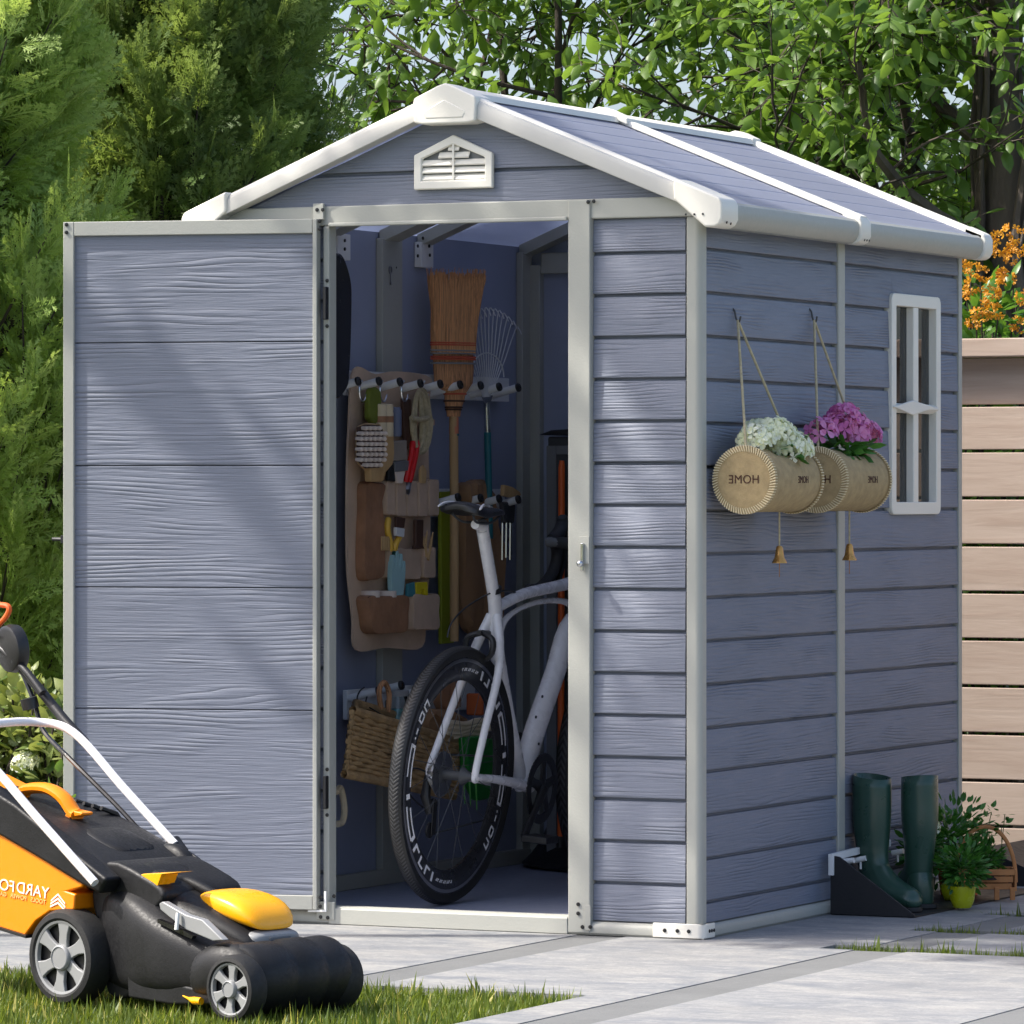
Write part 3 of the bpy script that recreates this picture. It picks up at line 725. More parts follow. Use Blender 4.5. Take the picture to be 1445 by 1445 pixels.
# ---- canvas tool organiser
OX = -1.262
org = thing('tool_organiser', fx(545, 915, OX), 'tan canvas hanging tool organiser with leather pockets full of hand tools', 'organiser')
c_ = smoothpts([OX_ for OX_ in [fx(*p, OX) for p in ((500, 521), (530, 528), (560, 524), (606, 532), (607, 560), (605, 640), (607, 700), (607, 800), (600, 860), (596, 913), (545, 914), (503, 917), (498, 870), (491, 800), (490, 700), (493, 600))]], 5, True)
MB().prism([tuple(p) for p in c_], (-.006, 0, 0)).build('backing', M['canvas'], org)
def pocket(px, dx=.018, mat='canvas', bulge=.012):
    """a pocket: outline in the organiser plane, swollen in the middle"""
    P0 = [fx(x, y, OX+.0015) for x, y in px]; n = len(P0)
    P0 = smoothpts(P0, 4, True); c = sum(P0, Vector())/len(P0)
    rings = []
    for k, (s, h) in enumerate(((1.0, 0), (1.0, .78), (.975, .97), (.90, 1.0), (.6, .97), (.2, .95))):
        rings.append([c+(p-c)*s+Vector((dx*h+bulge*(h > .9)*.3, 0, 0)) for p in P0])
    o = MB().loft(rings).build('pocket', M[mat], org)
    ys2 = sorted(P0, key=lambda q: -q.z); zt_ = ys2[0].z; tops = sorted([q for q in P0 if q.z > zt_-.006], key=lambda q: q.y)
    if len(tops) > 2: MB().tube([q+Vector((dx*.97, 0, -.002)) for q in tops], .0016, 5).build('pocket_hem', M['canvasd' if mat == 'canvas' else 'darkbr'], o)
    zb2 = ys2[-1].z
    return o
def box_px(x0, y0, x1, y1): return [(x0, y0), ((x0+x1)/2, y0+.5), (x1, y0), (x1, (y0+y1)/2), (x1, y1), ((x0+x1)/2, y1+1), (x0, y1), (x0, (y0+y1)/2)]
for a in ((545, 591, 551, 598), (560, 589, 571, 600), (574, 589, 584, 600), (590, 592, 603, 600)): pocket(box_px(*a), .02)
for a in ((535, 680, 546, 725), (549, 680, 561, 727), (564, 680, 577, 727), (580, 680, 592, 727), (595, 678, 608, 726)): pocket(box_px(*a), .022)
pocket([(505, 683), (520, 681), (532, 684), (527, 700), (530, 740), (531, 775), (530, 812), (516, 818), (503, 814), (502, 760), (504, 720)], .024, 'canvasd')
pocket(box_px(538, 775, 549, 814), .02); pocket(box_px(551, 774, 584, 816), .018); pocket(box_px(588, 773, 604, 814), .02)
pocket([(504, 842), (530, 841), (559, 841), (560, 866), (558, 890), (540, 893), (512, 893), (506, 868)], .034, 'canvasd')
pocket(box_px(569, 839, 605, 887), .030)
pocket(box_px(560, 843, 568, 888), .012)
for a in ((493, 870, 507, 908),): pass
TX = OX+.026
def tool(name, label, cat, pt=(545, 700)):
    return thing(name, fx(*pt, TX), label, cat)
# scrubbing brush: pad with thick bristle tufts
b = tool('scrubbing_brush', 'square wooden scrubbing brush with white bristle tufts hung on the tan organiser', 'brush', (520, 650))
bp_ = cut('brush_head', [(503, 601), (512, 597), (538, 599), (546, 607), (547, 640), (545, 655), (535, 667), (531, 680), (514, 680), (513, 664), (503, 655), (500, 640), (500, 612)], 0, TX, .022, M['woodl'], b, .005)
mb = MB()
for r in range(8):
    for q in range(6):
        if (r in (0, 7)) and q in (0, 5): continue
        u, v = 502+q*6.6+(r % 2)*1.5, 604+r*7.4
        p = fx(u, v, TX+.022)
        mb.tube([p, p+Vector((.018, 0, -.001)), p+Vector((.022, 0, -.001))], [.0045, .0062, .003], 7)
mb.build('bristles', M['paper'], b)
cut('bristle_pad', [(503, 603), (513, 599), (534, 600), (541, 610), (541, 640), (534, 660), (514, 661), (503, 650)], 0, TX+.0222, .004, M['darkbr'], b, .001)
# small bottles
for i, px in enumerate((536.5, 545.5)):
    p = fx(px, 590, TX+.012)
    b = thing('white_bottle', (p.x, p.y, p.z-.05), ['left one of two small cream bottles in the organiser loop above the brush', 'right one of two small cream bottles in the organiser loop above the brush'][i], 'bottle', 'cream bottles in the organiser')
    MB().lathe([(.017, -.05), (.019, -.045), (.019, .012), (.018, .018), (.018, .02), (.0185, .022), (.0185, .035), (.016, .038)], p, (0, 0, 1), 16).build('bottle_body', M['beige'], b)
    MB().lathe([(.0195, -.012), (.0195, .005)], p, (0, 0, 1), 16).build('label_band', M['canvasd'], b)
b = tool('grey_bottle', 'small grey-blue bottle behind the two cream bottles in the organiser', 'bottle', (560, 610))
p = fx(559, 590, TX+.004); MB().lathe([(.013, -.05), (.015, -.045), (.015, .02), (.012, .028), (.008, .03)], p, (0, 0, 1), 14).build('bottle_body', plain('grey_blue_plastic', srgb(110, 118, 140), .5), b)
# hank of rope
mb = MB()
for k in range(7):
    cx_, w_ = 590+k*.8, 4.5+k*1.6
    pts = [fx(cx_+w_*math.cos(t)*(.85 if math.sin(t) > 0 else 1.0), 594-(38+k*1.2)*math.sin(t), TX+.006+.003*math.sin(k*2+t)) for t in [2*PI*i/26 for i in range(26)]]
    mb.tube(pts, .0056, 7, closed=True)
mb.tube([fx(580, 590, TX+.02), fx(592, 592, TX+.024), fx(604, 590, TX+.018)], .007, 8)
tag(mb.build('rope_hank', M['rope']), 'coiled hank of pale rope hanging from the fourth peg of the top rack', 'rope')
# olive glove / cloth
tag(cut('olive_glove', [(516, 548), (524, 546), (530, 552), (532, 590), (529, 602), (525, 596), (521, 602), (517, 596), (513, 590), (513, 560)], 0, TX-.004, .018, M['olivec'], None, .006), 'olive green work glove hanging between the first two pegs', 'glove')
tag(cut('leather_sheath', [(564, 562), (575, 563), (576, 630), (572, 634), (566, 615)], 0, TX-.010, .012, M['darkbr'], None, .004), 'dark brown leather sheath behind the rope hank in the organiser', 'sheath')
# wide paint brush
b = tool('paint_brush', 'wide paint brush with grey handle and black ferrule standing in an upper organiser pocket', 'brush', (556, 680))
cut('handle', [(548, 622), (568, 621), (569, 650), (549, 651)], 0, TX-.004, .014, plain('taupe_handle', srgb(156, 144, 130), .6), b, .004)
cut('ferrule', [(549, 651), (569, 650), (569, 664), (550, 666)], 0, TX-.006, .018, M['mgrey'], b, .002)
cut('bristle_tuft', [(552, 665), (567, 664), (563, 682), (557, 682)], 0, TX-.003, .012, M['paper'], b, .002)
cut('brush_guard', [(545, 654), (551, 652), (553, 680), (543, 678)], 0, TX-.004, .012, M['black'], b, .003)
# red-handled pliers
b = tool('pliers', 'pair of pliers with bright red grips sticking out of an organiser pocket', 'pliers', (580, 680))
mb = MB()
for dx in (0, 5.5):
    pts = smoothpts([fx(583+dx, 623, TX+.008-dx*.001), fx(581+dx, 640, TX+.010), fx(577+dx, 660, TX+.01), fx(573+dx*.8, 680, TX+.006)], 4)
    mb.tube(pts, [.0065]+[.0085]*(len(pts)-2)+[.007], 8)
mb.build('handle', M['red'], b)
MB().tube([fx(577, 678, TX), fx(575, 690, TX), fx(575, 700, TX-.004)], [.009, .010, .004], 8).build('jaw', M['steel'], b)
tag(cut('wooden_peg', [(590, 662), (594, 656), (598, 664), (597, 682), (590, 682)], 0, TX-.004, .01, M['woodl'], None, .003), 'short pointed wooden stake beside the red pliers', 'stake')
# yellow-handled shears / spatula
b = tool('trowel_handles', 'pair of yellow hand shears standing in the middle organiser pocket', 'shears', (550, 780))
mb = MB()
mb.tube(smoothpts([fx(548, 731, TX), fx(546.5, 745, TX+.003), fx(549, 760, TX), fx(552, 777, TX-.002)], 4), [.006]+[.009]*11+[.006], 8)
mb.tube(smoothpts([fx(563, 758, TX), fx(559, 766, TX+.003), fx(556, 777, TX)], 4), [.009]*8+[.006], 8)
mb.build('handle', plain('yellow_handle', srgb(238, 190, 70), .4), b)
b = tool('small_brush', 'flat paint brush with white ferrule beside the yellow shears', 'brush', (562, 760))
cut('ferrule', [(555, 744), (567, 746), (566, 758), (555, 756)], 0, TX+.002, .010, M['whitep'], b, .002)
cut('bristle_tuft', [(556, 729), (569, 731), (567, 745), (556, 744)], 0, TX+.003, .008, M['darkbr'], b, .002)
cut('leather_tab', [(582, 733), (593, 733), (592, 770), (595, 774), (580, 775), (582, 768)], 0, TX-.004, .012, M['darkbr'], None, .004).name = 'knife_sheath'
tag(bpy.data.objects['knife_sheath'], 'dark brown leather knife sheath in the middle row of the organiser', 'sheath')
b = MB()
for pts in ([(601, 786), (600, 768), (603, 749)], [(603, 790), (607, 772), (611, 751)], [(600, 775), (597, 766), (598, 757)]):
    b.tube([fx(x, y, TX-.002) for x, y in pts], [.006, .005, .002], 7)
tag(b.build('wooden_fork', M['woodl']), 'small pale wooden three-pronged fork at the right edge of the organiser', 'fork')
mb = MB()
for k in range(4): mb.box(fx(537+k*3.0, 757, TX-.004), fx(539.2+k*3.0, 777, TX+.006))
tag(mb.build('wooden_clip', M['woodl'], bevel=.001), 'ribbed wooden clip tucked into the left of the middle pockets', 'clip')
# pale blue glove
g = smoothpts([fx(*p, TX+.01) for p in ((556, 842), (553, 822), (553.5, 800), (555, 786), (557.5, 784), (559, 802), (560, 781), (563, 779), (564.5, 801), (566, 783), (568.5, 784), (568.5, 806), (570.5, 792), (572.5, 796), (571.5, 820), (568, 844))], 3, True)
tag(MB().prism(g, (-.014, 0, 0)).build('garden_glove', M['ltblue'], bevel=.003), 'pale blue garden glove with its fingers up in the lower organiser pocket', 'glove')
tag(cut('dark_green_glove', [(551, 778), (556, 778), (554, 800), (552, 824), (549, 838), (546, 838), (549, 810)], 0, TX-.006, .012, plain('dark_green_knit', srgb(16, 70, 56), .8), None, .003), 'dark green strap hanging beside the pale blue glove', 'strap')
for i, (x0, x1) in enumerate(((511, 532), (535, 555))):
    p = fx((x0+x1)/2, 843, OX+.014); 
    b = thing('jar', (p.x, p.y, p.z-.05), ['jar with pale pink lid in the left of the bottom leather pocket', 'jar with pale pink lid in the bottom pocket next to the pale blue glove'][i], 'jar', 'pink-lidded jars in the organiser')
    MB().lathe([(.016, -.06), (.018, -.05), (.018, -.006), (.016, -.001)], p, (0, 0, 1), 18).build('jar_body', M['beige'], b)
    MB().lathe([(.027, 0), (.028, .001), (.028, .016), (.026, .018)], p, (0, 0, 1), 18).build('lid', M['paper'], b)
tag(cut('yellow_packet', [(582, 822), (598, 821), (599, 842), (595, 842), (594, 832), (591, 831), (589, 842), (583, 842)], 0, TX-.006, .012, plain('yellow_card', srgb(226, 206, 30), .5), None, .002), 'bright yellow notched tool at the right of the bottom organiser pocket', 'tool')
tag(cut('blue_packet', [(572, 824), (581, 821), (582, 842), (571, 842)], 0, TX-.004, .010, plain('blue_card', srgb(70, 140, 150), .5), None, .002), 'small blue packet between the pale blue glove and the yellow tool', 'packet')

# ---- upside-down corn broom
BX = -1.235
br = thing('broom', fx(641, 905, BX), 'corn broom hung upside down on the top rack, bristles up, pale wooden handle', 'broom')
hb = fx(641, 905, BX); ht = fx(640, 585, BX)
MB().tube([hb, fx(641, 700, BX), ht], .0125, 14).build('handle', M['broomw'], br)
p0, p1 = fx(640.5, 589, BX), fx(640.5, 612, BX)
MB().tube([p1, p0], .0135, 14).build('handle_band', plain('salmon_tape', srgb(214, 130, 96), .6), br)
MB().tube([fx(641, 612, BX), fx(641, 615, BX)], .0137, 14).build('handle_ring', M['teal'], br)
rings = []; prof = [(588, 9, .016), (578, 10, .020), (566, 13, .026), (556, 14, .030), (540, 27, .03), (522, 31, .030), (495, 31, .030), (470, 31, .032), (440, 33, .036), (410, 37, .04), (392, 41, .044)]
prof_c = [640, 640, 641, 642, 640, 640, 639, 640, 642, 643, 644]
nn = 30
for (py, hw_, th_), cx_ in zip(prof, prof_c):
    ce = fx(cx_, py, BX); hy = (fx(cx_+hw_, py, BX)-fx(cx_-hw_, py, BX)).y/2*.86
    # the fan is turned a little towards the door
    d = Vector((.5, .87, 0)); q = Vector((.87, -.5, 0))
    k = hw_/7052*13.4/(d.dot(CR))
    rings.append([ce+d*k*(.93 if py < 530 else 1)*math.cos(2*PI*i/nn)+q*th_*math.sin(2*PI*i/nn)*(.66 if py < 530 else .8) for i in range(nn)])
rings = rings[:]
MB().loft(rings[:-1]).build('straw_head', M['straw'], br)
rr = random.Random(5); mb = MB()
dD = Vector((.5, .87, 0)); dQ = Vector((.87, -.5, 0))
def hwz(py): 
    for i in range(len(prof)-1):
        if prof[i][0] >= py >= prof[i+1][0]:
            t = (prof[i][0]-py)/(prof[i][0]-prof[i+1][0]); return (prof[i][1]*(1-t)+prof[i+1][1]*t, prof_c[i]*(1-t)+prof_c[i+1]*t, prof[i][2]*(1-t)+prof[i+1][2]*t)
    return prof[-1][1], prof_c[-1], prof[-1][2]
for i in range(900):
    u = rr.uniform(-1, 1); v = math.sqrt(max(0, 1-u*u))*rr.choice((-1, 1, 1, 1))*rr.uniform(.75, 1.0); tp = rr.uniform(385, 402) if rr.random() < .9 else rr.uniform(378, 388)
    pts = []
    for py in (500, 470, 440, 410, tp):
        hw_, cx_, th_ = hwz(max(py, 392)); ce = fx(cx_, py, BX); k = hw_/7052*13.4/(dD.dot(CR))
        j = rr.uniform(-.0025, .0025)
        pts.append(ce+dD*(u*k*1.0+j)+dQ*th_*v*.86)
    mb.tube(pts, [.0014, .0018, .0019, .0018, .0010], 4, cap=False)
straw2 = plain('broom_straw_tips', srgb(204, 150, 102), .8, var=.5, vs=330, stretch=(1, 1, .02))
mb.build('straw', straw2, br)
for py, c in ((484, 'canvasd'), (487, 'canvasd'), (495, 'greyp'), (499, 'greyp'), (504, 'canvasd'), (507, 'canvasd'), (513, 'greyp'), (556, 'canvasd'), (566, 'darkbr'), (575, 'darkbr'), (578, 'darkbr')):
    hw_, cx_, th_ = hwz(py); ce = fx(cx_, py, BX); k = hw_/7052*13.4/(dD.dot(CR))*1.015
    pts = [ce+dD*k*math.cos(2*PI*i/30)+dQ*(th_*.8+.001)*math.sin(2*PI*i/30) for i in range(30)]
    MB().tube(pts, .0028, 5, closed=True).build('binding', M[c] if c != 'canvasd' else plain('red_thread', srgb(196, 92, 66), .8), br)
# ---- fan rake
RXx = -1.24
rk = thing('leaf_rake', fx(690, 705, RXx), 'fan leaf rake hung head up beside the broom, silver tines and teal handle', 'rake')
MB().tube([fx(688, 610, RXx), fx(690, 705, RXx), fx(691, 760, RXx)], .010, 12).build('handle', M['teal'], rk)
MB().tube([fx(686.5, 568, RXx), fx(688, 612, RXx)], .0085, 12).build('ferrule', M['chrome'], rk)
mb = MB(); mb.prism([fx(679, 558, RXx), fx(694, 558, RXx), fx(688, 574, RXx), fx(685, 574, RXx)], (.004, 0, 0))
mb.build('rake_socket', M['steel'], rk)
tn = plain('pale_galvanised_wire', (.62, .63, .64), .4)
for i in range(14):
    u = -1+2*i/13
    base = fx(686+u*5, 560, RXx+.004); mid = fx(688+u*20, 520-8*(1-u*u), RXx+.01); top = fx(690+u*40-3, 440+26*u*u, RXx+.014)
    hk = top+Vector((.020, 0, -.012))
    MB().tube(smoothpts([base, mid, top, top+Vector((.012, 0, .004)), hk], 4), .0017, 5).build('tine', tn, rk)
pts = [fx(687+24*math.cos(t), 532-34*math.sin(t), RXx+.012) for t in [PI*i/16 for i in range(17)]]
MB().tube(pts, .0022, 6).build('brace', tn, rk)
# ---- olive board, apron, tools on the second rack
ob = [fx(*p, LW+.05) for p in ((617, 694), (636, 693), (636, 907), (618, 909))]
tag(MB().prism(ob, (.012, 0, 0)).build('olive_board', M['olive'], bevel=.003), 'long flat olive green strip hanging behind the broom handle', 'strip')
ap = thing('brown_apron', fx(665, 880, -1.235), 'brown cloth apron hanging from the middle rack behind the bicycle saddle', 'apron')
def drape(px, x, th, mat, par, name='cloth', folds=4, amp=.006):
    pts = smoothpts([fx(a, b, x) for a, b in px], 5, True); c = sum(pts, Vector())/len(pts)
    rings = []
    for s, h in ((1, 0), (1, .5), (.93, .9), (.7, 1), (.4, 1.0), (.12, 1.0)):
        rings.append([c+(p-c)*s+Vector((th*h+(amp*math.sin((p.y-c.y)*s*folds*40) if h > .8 else 0), 0, 0)) for p in pts])
    return MB().loft(rings).build(name, M[mat], par)
drape([(650, 690), (660, 678), (676, 678), (685, 692), (686, 712), (694, 740), (699, 780), (698, 830), (697, 880), (692, 900), (668, 897), (650, 885), (642, 840), (640, 780), (640, 720)], -1.275, .035, 'brownc', ap, folds=3)
drape([(645, 684), (654, 681), (658, 695), (655, 712), (646, 716), (643, 700)], -1.27, .045, 'brownc', ap, 'strap')
tag(cut('wooden_scraper', [(706, 684), (718, 687), (728, 694), (730, 699), (715, 702), (705, 700)], 0, -1.24, .014, M['woodl'], None, .003), 'tan wooden scraper hung above the chrome tools on the middle rack', 'scraper')
b = thing('chrome_tools', fx(712, 790, -1.24), 'set of chrome garden tools hanging at the right end of the middle rack', 'tool')
for k, px in enumerate((709, 714.5, 720)):
    MB().tube([fx(px, 738-4*(k % 2), -1.24+k*.004), fx(px-.5, 790-3*(k % 2), -1.24+k*.004)], [.0042, .0038], 8).build('shaft', M['chrome'], b)
cut('handle', [(703, 708), (722, 708), (720, 738), (706, 738)], 0, -1.245, .014, M['dgrey'], b, .004)
# key on the stud
b = MB(); k0 = fx(551, 381, LW+.026)
b.tube([k0+Vector((0, .008*math.cos(t), .008*math.sin(t)*1.3)) for t in [2*PI*i/14 for i in range(14)]], .002, 6, closed=True)
b.tube([k0+Vector((0, 0, -.011)), k0+Vector((0, 0, -.04))], .0018, 6).box(k0+Vector((-.001, 0, -.040)), k0+Vector((.001, .007, -.032)))
tag(b.build('key', M['steel']), 'small metal key hanging high on the pale inner stud', 'key')
# black case just inside the jamb, upper left
pts = [fx(*p, -1.20) for p in ((470, 372), (478, 358), (485, 362), (492, 380), (496.5, 402), (497, 430), (496, 480), (494, 520), (490, 548), (470, 550))]
tag(MB().prism(smoothpts(pts, 4, True), (-.10, 0, 0)).build('black_case', M['blackg'], bevel=.012, seg=4), 'tall black rounded case hanging just inside the left door jamb', 'case')
# tan loop low behind the jamb
tag(MB().tube(smoothpts([fx(474, 1118, -1.2), fx(480, 1112, -1.2), fx(484, 1125, -1.2), fx(486, 1145, -1.2), fx(483, 1160, -1.2), fx(476, 1163, -1.2)], 4), .009, 8).build('rope_loop', M['beige']), 'pale loop of thick cord low behind the left door jamb', 'rope')

# ---- wicker basket, hanging askew from the lowest rack, and what is in it
bk = thing('wicker_basket', fx(585, 1100, -1.15), 'woven seagrass basket hanging askew from the lowest white rack behind the rear wheel', 'basket')
A_, B_, C_, D_ = [fx(*p, -1.13) for p in ((498, 1002), (645, 1046), (640, 1124), (488, 1092))]
dep = Vector((-.07, .15, .012)); th = .010
def lerp(a, b, t): return a+(b-a)*t
front = MB()
for quad in ((A_, B_, C_, D_), (B_, B_+dep, C_+dep*.95, C_), (B_+dep, A_+dep, D_+dep*.95, C_+dep*.95), (A_+dep, A_, D_, D_+dep*.95)):
    a, b, c, d = quad; rows = 13
    for i in range(rows):
        l0, l1 = lerp(a, d, (i+.5)/rows), lerp(b, c, (i+.5)/rows)
        n = 22; nr = (b-a).cross(d-a).normalized()
        pts = [lerp(l0, l1, k/n)+nr*.0045*math.sin(k*PI*.72+i*PI)+Vector((0, 0, .0012*math.sin(k*1.7+i*2.3))) for k in range(n+1)]
        front.tube(pts, [(.0072+.0016*math.sin(k*2.1+i)) for k in range(n+1)], 6)
seagrass = plain('seagrass', srgb(186, 152, 106), .85, var=.28, vs=26, bump=.002, bs=180)
front.build('basket_wall', seagrass, bk)
MB().tube([A_, B_, B_+dep, A_+dep], .011, 8, closed=True).build('basket_rim', seagrass, bk)
MB().tube([D_+Vector((0, -.012, 0)), C_, C_+dep*.95, D_+dep*.95], .011, 8, closed=True).build('basket_foot', seagrass, bk)
MB().prism([D_+Vector((0,0,.006)), C_+Vector((0,0,.006)), C_+dep*.95+Vector((0,0,.006)), D_+dep*.95+Vector((0,0,.006))], (0, 0, .006)).build('basket_bottom', M['canvasd'], bk)
wire = [fx(*p, -1.2) for p in ((514, 970), (508, 975), (504, 985), (507, 994), (514, 995), (518, 983))]
MB().tube(smoothpts(wire, 4), .0022, 6).build('hanging_wire', M['black'], bk)
MB().tube([fx(514, 994, -1.2), fx(545, 1012, -1.16), fx(600, 1030, -1.14)], .0018, 5).build('hanging_wire', M['black'], bk)
# contents
b = thing('glass_jar', fx(560, 1000, -1.2), 'clear glass jar with pale lid standing in the wicker basket', 'jar')
p = fx(561, 1000, -1.2)
MB().lathe([(.030, -.045), (.034, -.04), (.034, .02), (.027, .03), (.027, .034)], p, (0, 0, 1), 20).build('jar_body', M['jar'], b)
MB().lathe([(.031, .034), (.031, .048), (.029, .05)], p, (0, 0, 1), 20).build('lid', M['greyp'], b)
MB().lathe([(.026, -.04), (.029, -.03), (.024, .0)], p, (0, 0, 1), 14).build('jar_filling', plain('teal_beads', srgb(120, 170, 170), .6, var=.4, vs=90), b)
tag(MB().tube(smoothpts([fx(538, 1000, -1.19), fx(535, 975, -1.19), fx(542, 963, -1.19), (fx(549, 978, -1.19)), fx(548, 1005, -1.19)], 4), .0075, 7).build('leather_strap', M['straw']), 'tan leather strap looped over the lowest rack beside the glass jar', 'strap')
tag(drape([(590, 1005), (610, 1000), (635, 1010), (650, 1030), (640, 1050), (600, 1046), (585, 1028)], -1.20, .05, 'brownc', None, 'brown_sack'), 'brown cloth bundle lying in the wicker basket', 'cloth')
tag(drape([(612, 932), (624, 928), (634, 940), (640, 962), (636, 1000), (618, 1004), (608, 975)], -1.215, .03, 'canvasd', None, 'leather_pouch'), 'worn brown leather pouch hanging on the lowest rack seen through the rear wheel', 'pouch')
tag(MB().box(fx(661, 978, -1.2), fx(680, 1010, -1.15)).build('orange_block', M['terra'], bevel=.006), 'orange block standing in the basket behind the seat stays', 'block')
mb = MB()
for k in range(4):
    a = fx(628, 1024+k*6, -1.13); c = fx(694, 1018+k*5, -1.13)
    mb.tube([lerp(a, c, i/8)+Vector((0, 0, .004*math.sin(i*1.4+k))) for i in range(9)], .0105, 8)
tag(mb.build('folded_towel', M['beige']), 'folded cream towel resting over the green dustpan', 'towel')
gp = thing('green_dustpan', fx(668, 1135, -1.12), 'green plastic hand rake and scoop hanging below the basket seen through the wheel', 'scoop')
cut('pan', [(645, 1040), (694, 1036), (697, 1085), (690, 1110), (676, 1128), (664, 1130), (655, 1112), (648, 1085)], 0, -1.12, .03, M['green'], gp, .008)
mb = MB()
for px in (654, 662, 671): mb.tube([fx(px, 1090, -1.08), fx(px+2, 1134+(px-654)*.5, -1.08)], [.003, .0015], 6)
mb.build('prong', plain('light_green_plastic', srgb(110, 190, 90), .4), gp)
# ---- dark cabinet with orange pole, far back
cb = thing('tool_cabinet', (-1.02, 1.6, .035), 'dark grey garden storage cabinet with overhanging lid in the back corner', 'cabinet')
cx0 = fy(772, 700, 1.55).x; czt = fy(790, 614, 1.55).z
MB().box((cx0, 1.552, .035), (cx0+.42, 1.77, czt-.004)).build('cabinet_body', M['dgrey'], cb, bevel=.006)
mb = MB(); mb.box((cx0, 1.545, .05), (cx0+.03, 1.5515, czt-.03)); mb.box((cx0+.39, 1.545, .05), (cx0+.42, 1.5515, czt-.03)); mb.box((cx0+.0305, 1.545, czt-.055), (cx0+.3895, 1.5515, czt-.03))
mb.build('door_frame', M['mgrey'], cb, bevel=.002)
MB().prism([(cx0-.02, 1.53, czt), (cx0+.44, 1.53, czt), (cx0+.42, 1.53, czt+.014), (cx0+.24, 1.53, czt+.026), (cx0+.02, 1.53, czt+.014)], (0, .245, 0)).build('lid', M['black'], cb, bevel=.004)
b = thing('orange_pole', fy(792, 1100, 1.50), 'thin orange pole leaning upright in front of the dark cabinet', 'pole')
MB().tube([fy(791, 1190, 1.50), fy(792.5, 660, 1.50), fy(793, 650, 1.50)], [.0095, .0095, .007], 12).build('shaft', M['orangeh'], b)
MB().tube([fy(791, 1196, 1.50), fy(791, 1180, 1.50)], .013, 12).build('pole_foot', M['black'], b)
# black cover on the floor at the back
gq = [fz(728, 1234, .031), fz(760, 1238, .031), fz(830, 1243, .031), fz(850, 1225, .031), fz(760, 1222, .031)]
mb = MB()
base = [fz(*p, .0315) for p in ((726, 1222), (745, 1227), (775, 1230), (830, 1234), (850, 1226), (848, 1212), (790, 1212), (755, 1216))]
c = sum(base, Vector())/len(base); rings = []
for s, h in ((1, 0), (.97, .012), (.8, .03), (.5, .09), (.3, .18), (.12, .22)): rings.append([Vector((c.x+.03*(1-s), c.y, 0))+Vector(((p.x-c.x)*s, (p.y-c.y)*s, .0315+h+.008*math.sin(i*2.3)*(h > 0))) for i, p in enumerate(base)])
tag(mb.loft(rings).build('black_cover', M['black'], sub=2), 'crumpled black cover lying on the shed floor behind the front wheel', 'cover')
